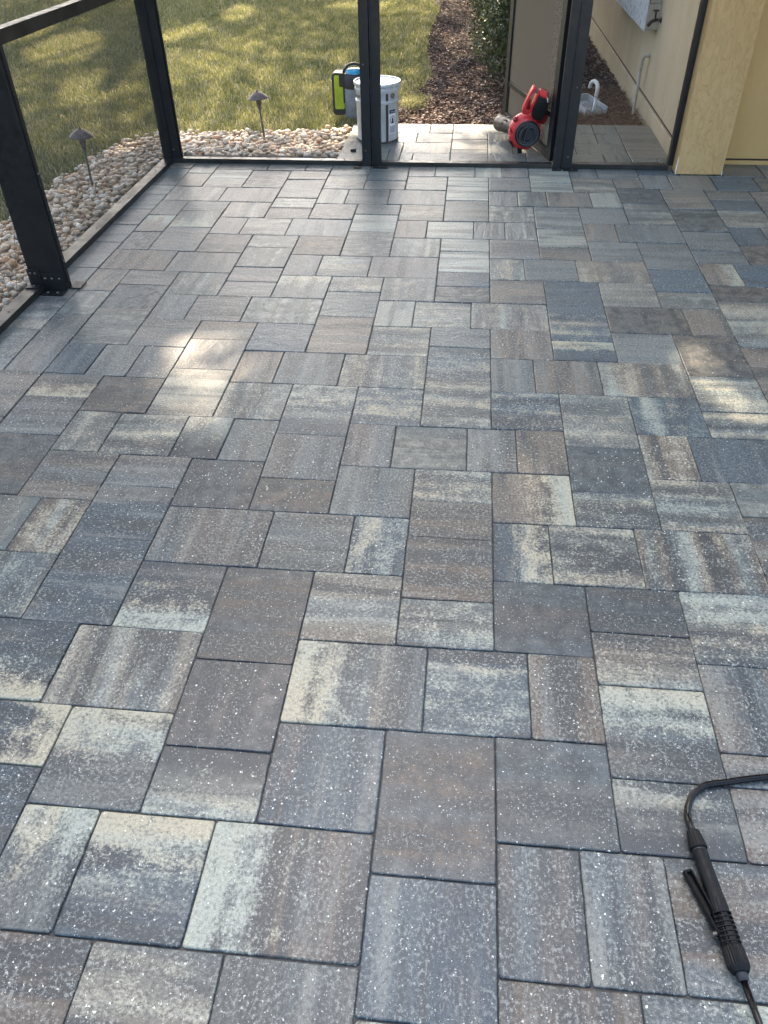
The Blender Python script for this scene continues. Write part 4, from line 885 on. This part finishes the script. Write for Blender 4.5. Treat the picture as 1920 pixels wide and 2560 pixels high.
bm = bmesh.new(); lathe(bm, [(.0, .004), (.071, .004), (.071, .016)], GR, 40); obj('intake', bm, M_BPL, blow)
bm = bmesh.new(); lathe(bm, [(.082, .012), (.081, -.002), (.077, -.008), (.072, -.006), (.0705, .006)], GR, 48); obj('intake_ring', bm, M_BPL, blow, smooth=True)
bm = bmesh.new(); lathe(bm, [(.0705, .003), (.069, -.005), (.066, -.005), (.0655, .003)], GR, 48); gr = obj('grille', bm, M_GUN, blow, auto=40)
for k in range(30):
    a = 2*math.pi*k/30
    if math.cos(a-0.2) > .55 and abs(math.sin(a)) < .75: continue
    bm = bmesh.new(); box(bm, (.050, -.0016, -.003), (.067, .0016, .003), .0004, GR @ Matrix.Rotation(a, 4, 'Z')); obj('grille_bar', bm, M_GUN, blow)
loc = GR
def gline(pts, r=.0018, closed=False):
    bm = bmesh.new(); P3 = [GR @ Vector((x, y, -.004)) for x, y in pts]
    if closed: P3 = P3 + [P3[0], P3[1]]
    tube(bm, P3, r, 6, not closed); obj('grille_line', bm, M_GUN, blow)
# intake-local axes: find which way is up on screen
upv = (GR.inverted().to_3x3() @ Vector((0, 0, 1))); rtv = (GR.inverted().to_3x3() @ Vector((1, 0, 0)))
e1 = Vector((rtv.x, rtv.y)).normalized(); e2 = Vector((upv.x, upv.y)).normalized()
def G2(a, b): q = e1*a + e2*b; return (q.x, q.y)
tl = math.radians(-14)
def rot2(a, b): return G2(a*math.cos(tl)-b*math.sin(tl), a*math.sin(tl)+b*math.cos(tl))
cap = []
for k in range(24):
    t = 2*math.pi*k/24; a = .022*math.cos(t); b = .022*math.sin(t) + (.028 if math.sin(t) >= 0 else -.028); cap.append(rot2(a*1.15+.014, b))
gline(cap, .002, True)
for k in range(5):
    x_ = .014 + (k-2)*.0075; gline([rot2(x_, -.034), rot2(x_, .034)], .0012)
gline([rot2(-.012, .052), rot2(-.022, .040), rot2(-.046, .020), rot2(-.050, -.018), rot2(-.036, -.048)], .002)
gline([rot2(-.018, .050), rot2(-.030, .036), rot2(-.040, .018), rot2(-.041, -.014), rot2(-.030, -.040)], .0016)
# handle
outline([(695, 600), (720, 510), (780, 390), (830, 290), (870, 225), (900, 200), (935, 240), (915, 262), (890, 262), (860, 310), (815, 400), (760, 520), (765, 548), (845, 556), (845, 600), (800, 628), (730, 618)], .35, .85, M_RED, 'handle', .004)
outline([(752, 545), (800, 440), (838, 380), (845, 470), (830, 552)], .45, .75, M_RED2, 'grip_recess', .002)
outline([(832, 560), (862, 480), (905, 395), (950, 280), (985, 290), (930, 400), (885, 490), (852, 600)], .30, .95, M_RED, 'battery_mount', .003)
outline([(885, 262), (900, 225), (930, 258), (968, 275), (955, 300), (915, 290)], .4, .8, M_GUN, 'grip_top', .002)
outline([(850, 600), (905, 480), (965, 330), (1000, 300), (1095, 330), (1135, 375), (1140, 410), (1105, 480), (1060, 640), (1035, 680), (990, 690), (880, 665)], .10, 1.15, M_BPL, 'battery', .005)
outline([(985, 296), (1000, 272), (1105, 318), (1115, 345), (1090, 332)], .15, .9, M_RED, 'battery_latch', .0015)
outline([(1104, 330), (1118, 332), (1126, 378), (1112, 382)], .05, .3, M_WHT, 'battery_tab', .0005)
outline([(880, 680), (1030, 700), (1120, 640), (1130, 700), (1060, 800), (960, 790)], .5, 1.1, M_RED2, 'rear_shell', .004)
# tube
a_, b_ = W(9.40, -58.2, 1.62), W(7.98, -62.2, 1.16)
td = (b_-a_)
def tp(f): return a_+td*f
bm = bmesh.new()
tube(bm, [tp(0), tp(.12), tp(.121), tp(.16), tp(.161), tp(.2), tp(.201), tp(.25), tp(.251), tp(.34), tp(.97), tp(1.0)], [.040, .0405, .043, .043, .041, .041, .044, .044, .042, .043, .0515, .050], 32, False)
tube(bm, [tp(1.0), tp(.9)], [.050, .047], 32, True); obj('nozzle', bm, M_TUBE, blow, auto=30)
tdn = td.normalized(); sv = tdn.cross(Vector((0, 0, 1))).normalized(); uv_ = sv.cross(tdn)
for f, th in ((.72, 1.2), (.62, 2.7), (.5, 2.2)):
    bm = bmesh.new(); c0 = tp(f) + (sv*math.cos(th)+uv_*math.sin(th))*.0485
    mm = Matrix.Translation(c0) @ tdn.to_track_quat('X', 'Z').to_matrix().to_4x4(); box(bm, (-.024, -.004, -.004), (.024, .004, .003), .001, mm); obj('nozzle_slot', bm, M_BPL, blow)

# ---------------------------------------------------------------- pipes, splash block, utility box, hose bib
M_PVC = plain('pvc_pipe', (0.62, 0.62, 0.57), 0.45, var=.12); M_TANP = plain('painted_pipe', (0.47, 0.43, 0.34), 0.6, var=.1)
vp = empty('vent_pipe', W(16.93, -72, -.6)); tag(vp, 'white curved vent pipe sticking out of the mulch beside the splash block', 'pipe')
bm = bmesh.new(); tube(bm, [W(16.93, -72, -1), W(17.0, -72, 1.25)], .0118, 18); obj('pipe', bm, M_PVC, vp, smooth=True)
bm = bmesh.new(); tube(bm, smooth_path([W(16.99, -72, 1.1), W(17.03, -72, 1.75), W(16.98, -72.3, 2.12), W(16.78, -72.9, 2.22), W(16.55, -73.3, 2.0), W(16.5, -73.4, 1.6)], 5), .0142, 18); obj('elbow', bm, M_PVC, vp, smooth=True)
dp = empty('drain_pipe', W(20.75, -72.6, -.6)); tag(dp, 'tan drain pipe rising from the mulch and bending into the side wall', 'pipe')
bm = bmesh.new(); tube(bm, smooth_path([W(20.72, -72.5, -1), W(20.72, -72.6, 2), W(20.72, -72.6, 3.7), W(20.74, -72.45, 4.2), W(20.95, -72.4, 4.38), W(21.4, -72.4, 4.4)], 5), .0112, 18); obj('pipe', bm, M_TANP, dp, smooth=True)
bm = bmesh.new(); tube(bm, [W(20.72, -72.6, 3.2), W(20.72, -72.6, 3.75)], .0132, 18); obj('coupling', bm, M_TANP, dp, smooth=True)
bm = bmesh.new(); tube(bm, smooth_path([W(20.72, -72.6, 3.6), W(20.73, -72.55, 4.05), W(20.80, -72.45, 4.33), W(21.0, -72.4, 4.40), W(21.25, -72.4, 4.40)], 5), .0134, 18); obj('elbow', bm, M_TANP, dp, smooth=True)
M_CONC = plain('pale_plastic', (0.40, 0.40, 0.38), 0.6, var=.15, nscale=25)
sb = empty('splash_block', W(16.6, -74, -.5)); tag(sb, 'pale open ended splash block lying in the mulch behind the vent pipe', 'splash block')
bm = bmesh.new()
def sbx(lo, hi, name):
    bm = bmesh.new(); box(bm, lo, hi, .002, Matrix.Translation(W(16.5, -73.9, -.35)) @ Matrix.Rotation(math.radians(24), 4, 'Z') @ Matrix.Rotation(math.radians(6), 4, 'X')); return obj(name, bm, M_CONC, sb)
sbx((-.085, -.15, 0), (.085, .15, .012), 'tray'); sbx((-.095, -.15, 0), (-.083, .15, .055), 'side_lip'); sbx((.083, -.15, 0), (.095, .15, .055), 'side_lip'); sbx((-.083, .138, .0), (.083, .15, .06), 'end_lip')
for k in range(4): sbx((-.070+.042*k, -.148, .0121), (-.060+.042*k, -.06, .022), 'rib')
M_BOXM = plain('utility_box_paint', (0.52, 0.56, 0.58), 0.32, var=.12, nscale=10); M_BOXS = plain('utility_box_side', (0.50, 0.46, 0.37), 0.6)
ub = empty('utility_box', W(20.8, -78, 7)); tag(ub, 'pale grey metal utility box mounted on the side wall above the faucet', 'utility box')
bm = bmesh.new(); ubox(bm, 20.24, 21.31, -93, -71.3, 6.55, 8.45, .002); obj('body', bm, M_BOXS, ub)
bm = bmesh.new(); ubox(bm, 20.16, 20.235, -93.1, -71.15, 6.45, 14.2, .001); obj('cover', bm, M_BOXM, ub)
bm = bmesh.new(); ubox(bm, 20.4, 21.31, -93, -71.6, 8.46, 14.1, .002); obj('back_body', bm, M_BOXS, ub)
M_BRZ = plain('aged_brass', (0.045, 0.030, 0.026), 0.45, 0.6)
fb = empty('hose_faucet', W(21.3, -70.4, 7.4)); tag(fb, 'dark bronze garden faucet on the side wall under the utility box', 'faucet')
bm = bmesh.new(); lathe(bm, [(.020, .0), (.018, .006), (.010, .008), (.010, .02)], Matrix.Translation(W(21.33, -70.4, 7.4)) @ Matrix.Rotation(-math.pi/2, 4, 'Y'), 20, False, True); obj('flange', bm, M_BRZ, fb, auto=40)
bm = bmesh.new(); tube(bm, smooth_path([W(21.2, -70.4, 7.4), W(20.9, -70.4, 7.42), W(20.55, -70.5, 7.3), W(20.3, -70.6, 6.95)], 5), [.009]*6+[.011]*5+[.012]*5, 12); obj('body', bm, M_BRZ, fb, smooth=True)
bm = bmesh.new(); tube(bm, [W(21.12, -70.4, 7.41), W(21.05, -70.4, 7.41)], .013, 14); obj('collar', bm, M_WIRE, fb)
bm = bmesh.new(); tube(bm, [W(20.8, -70.4, 7.4), W(20.75, -70.4, 8.05)], .006, 8); obj('stem', bm, M_BRZ, fb)
bm = bmesh.new(); lathe(bm, [(.004, .003), (.020, .004), (.023, .0), (.020, -.004), (.004, -.003)], Matrix.Translation(W(20.75, -70.4, 8.1)), 16); obj('handle', bm, M_BRZ, fb)

# ---------------------------------------------------------------- sprayer wand in the near right corner
M_HOSE = plain('black_hose', (0.004, 0.004, 0.0045), 0.25, var=.2, spec=.25); M_GRIP = plain('black_grip', (0.004, 0.0045, 0.005), 0.5, var=.25, nscale=60, bump=.2, bscale=900, spec=.2)
wand = empty('sprayer_wand', W(11.95, 1.0, 0)); tag(wand, 'black sprayer hose, trigger handle and thin wand lying on the near pavers', 'sprayer wand')
HP = [(17.6, -3.2), (15.78, -2.8), (14.65, -2.53), (13.98, -2.37), (13.48, -2.27), (12.92, -2.13), (12.38, -2.0), (12.03, -1.76), (11.8, -1.41), (11.72, -1.08), (11.70, -0.82), (11.735, -0.60)]
bm = bmesh.new(); tube(bm, smooth_path([W(u, v, .105+(.08 if i > 9 else 0)) for i, (u, v) in enumerate(HP)], 8), .0068, 14); obj('hose', bm, M_HOSE, wand, smooth=True)
G0, G1 = W(11.725, -0.66, .20), W(12.11, 2.51, .20)
ga = (G1-G0); GLn = ga.length; gz = ga.normalized().to_track_quat('Z', 'X').to_matrix().to_4x4(); GM = Matrix.Translation(G0) @ gz
def turned(name, prof, mat, n=28, ribs=0, depth=.0012):
    bm = bmesh.new(); rv = []; prof = [(q[0]*.94,)+tuple(q[1:]) for q in prof]
    nn = ribs*2 if ribs else n
    for r, z, rib in [(p+(0,))[:3] for p in prof]:
        rv.append([bm.verts.new(GM @ Vector(((r-(depth if (k % 2 and rib) else 0))*math.cos(2*math.pi*k/nn), (r-(depth if (k % 2 and rib) else 0))*math.sin(2*math.pi*k/nn), z*U))) for k in range(nn)])
    for i in range(len(rv)-1):
        for k in range(nn): bm.faces.new((rv[i][k], rv[i][(k+1) % nn], rv[i+1][(k+1) % nn], rv[i+1][k]))
    bm.faces.new(rv[0][::-1]); bm.faces.new(rv[-1]); return obj(name, bm, mat, wand, auto=28)
turned('collar_nut', [(.0105, .0), (.0130, .02), (.0140, .06, 1), (.0178, .40, 1), (.0180, .44), (.0165, .46)], M_GRIP, ribs=18)
turned('neck', [(.0125, .455), (.0140, .47), (.0140, .50), (.0125, .515)], M_BPL)
turned('handle', [(.0140, .51), (.0152, .54), (.0150, .72), (.0146, .74), (.0150, .76), (.0157, 1.15), (.0160, 1.42), (.0157, 1.44), (.0162, 1.46), (.0166, 1.62)], M_GRIP)
turned('ribbed_sleeve', [(.0166, 1.62), (.0172, 1.65, 1), (.0176, 1.86, 1), (.0165, 1.93)], M_GRIP, ribs=20)
turned('valve_core', [(.0105, 1.92), (.0105, 2.60)], M_BPL, 20)
for sgn in (-1, 1):
    bm = bmesh.new(); box(bm, (-.006, sgn*.0125-.004, 1.90*U), (.006, sgn*.0125+.004, 2.62*U), .001, GM); obj('cage_side', bm, M_GRIP, wand)
    bm = bmesh.new(); box(bm, (sgn*.0125-.0035, -.006, 1.90*U), (sgn*.0125+.0035, .006, 2.62*U), .001, GM); obj('cage_side', bm, M_GRIP, wand)
for k in range(7):
    z = 1.95+.1*k; bm = bmesh.new(); lathe(bm, [(.0150, (z-.014)*U), (.0182, (z-.010)*U), (.0182, (z+.010)*U), (.0150, (z+.014)*U)], GM, 20); obj('cage_ring', bm, M_GRIP, wand, auto=40)
turned('knurled_nut', [(.0160, 2.60), (.0186, 2.63, 1), (.0200, 2.70, 1), (.0205, 2.98, 1), (.0198, 3.04, 1), (.0165, 3.12), (.0150, 3.14)], M_GRIP, ribs=24, depth=.0014)
turned('wand_ferrule', [(.0105, 3.13), (.0100, 3.26), (.0082, 3.30)], M_BPL)
bm = bmesh.new(); tube(bm, [GM @ Vector((0, 0, 3.25*U)), W(12.30, 3.55, .13), W(12.62, 6.2, .09)], .0058, 14); obj('wand_tube', bm, M_HOSE, wand, smooth=True)
L0, L1 = Vector((11.40, 0.36)), Vector((11.90, 1.75))
ld = (L1-L0); LLn = ld.length; ld /= LLn; ln_ = Vector((-ld.y, ld.x))
def lev(s, t, z): q = L0+ld*s+ln_*t; return W(q.x, q.y, z)
def levbox(s0, s1, t0, t1, z0, z1, name='trigger_lever'):
    bm = bmesh.new(); c = [bm.verts.new(lev(s, t, z)) for z in (z0, z1) for s, t in ((s0, t0), (s1, t0), (s1, t1), (s0, t1))]
    for q in ((0, 1, 2, 3), (4, 5, 6, 7), (0, 1, 5, 4), (1, 2, 6, 5), (2, 3, 7, 6), (3, 0, 4, 7)): bm.faces.new([c[i] for i in q])
    bmesh.ops.bevel(bm, geom=list(bm.edges), offset=.0012, segments=2, affect='EDGES'); return obj(name, bm, M_GRIP, wand, auto=40)
levbox(0, LLn, -.085, .085, .10, .16); levbox(0.0, LLn, -.10, -.062, .10, .30, 'lever_edge'); levbox(0.0, LLn*.97, .062, .10, .10, .30, 'lever_edge'); levbox(-.03, .03, -.1, .1, .10, .27, 'lever_edge')
bm = bmesh.new(); tube(bm, [lev(LLn*.93, -.13, .2), lev(LLn*.93, .2, .2)], .004, 10); obj('pivot_pin', bm, M_SCREW, wand)

# ---------------------------------------------------------------- a fallen leaf scrap
M_DRY = plain('dry_leaf', (0.12, 0.03, 0.015), 0.6)
bm = bmesh.new(); q = W(11.12, -5.62, .03)
bm.faces.new([bm.verts.new(q+Vector(p)) for p in ((-.004, 0, .001), (0, -.0022, .002), (.0045, .0005, .0012), (.0005, .0028, .0028))]); o = obj('dry_leaf', bm, M_DRY); tag(o, 'tiny reddish brown leaf scrap on a pale paver', 'leaf')
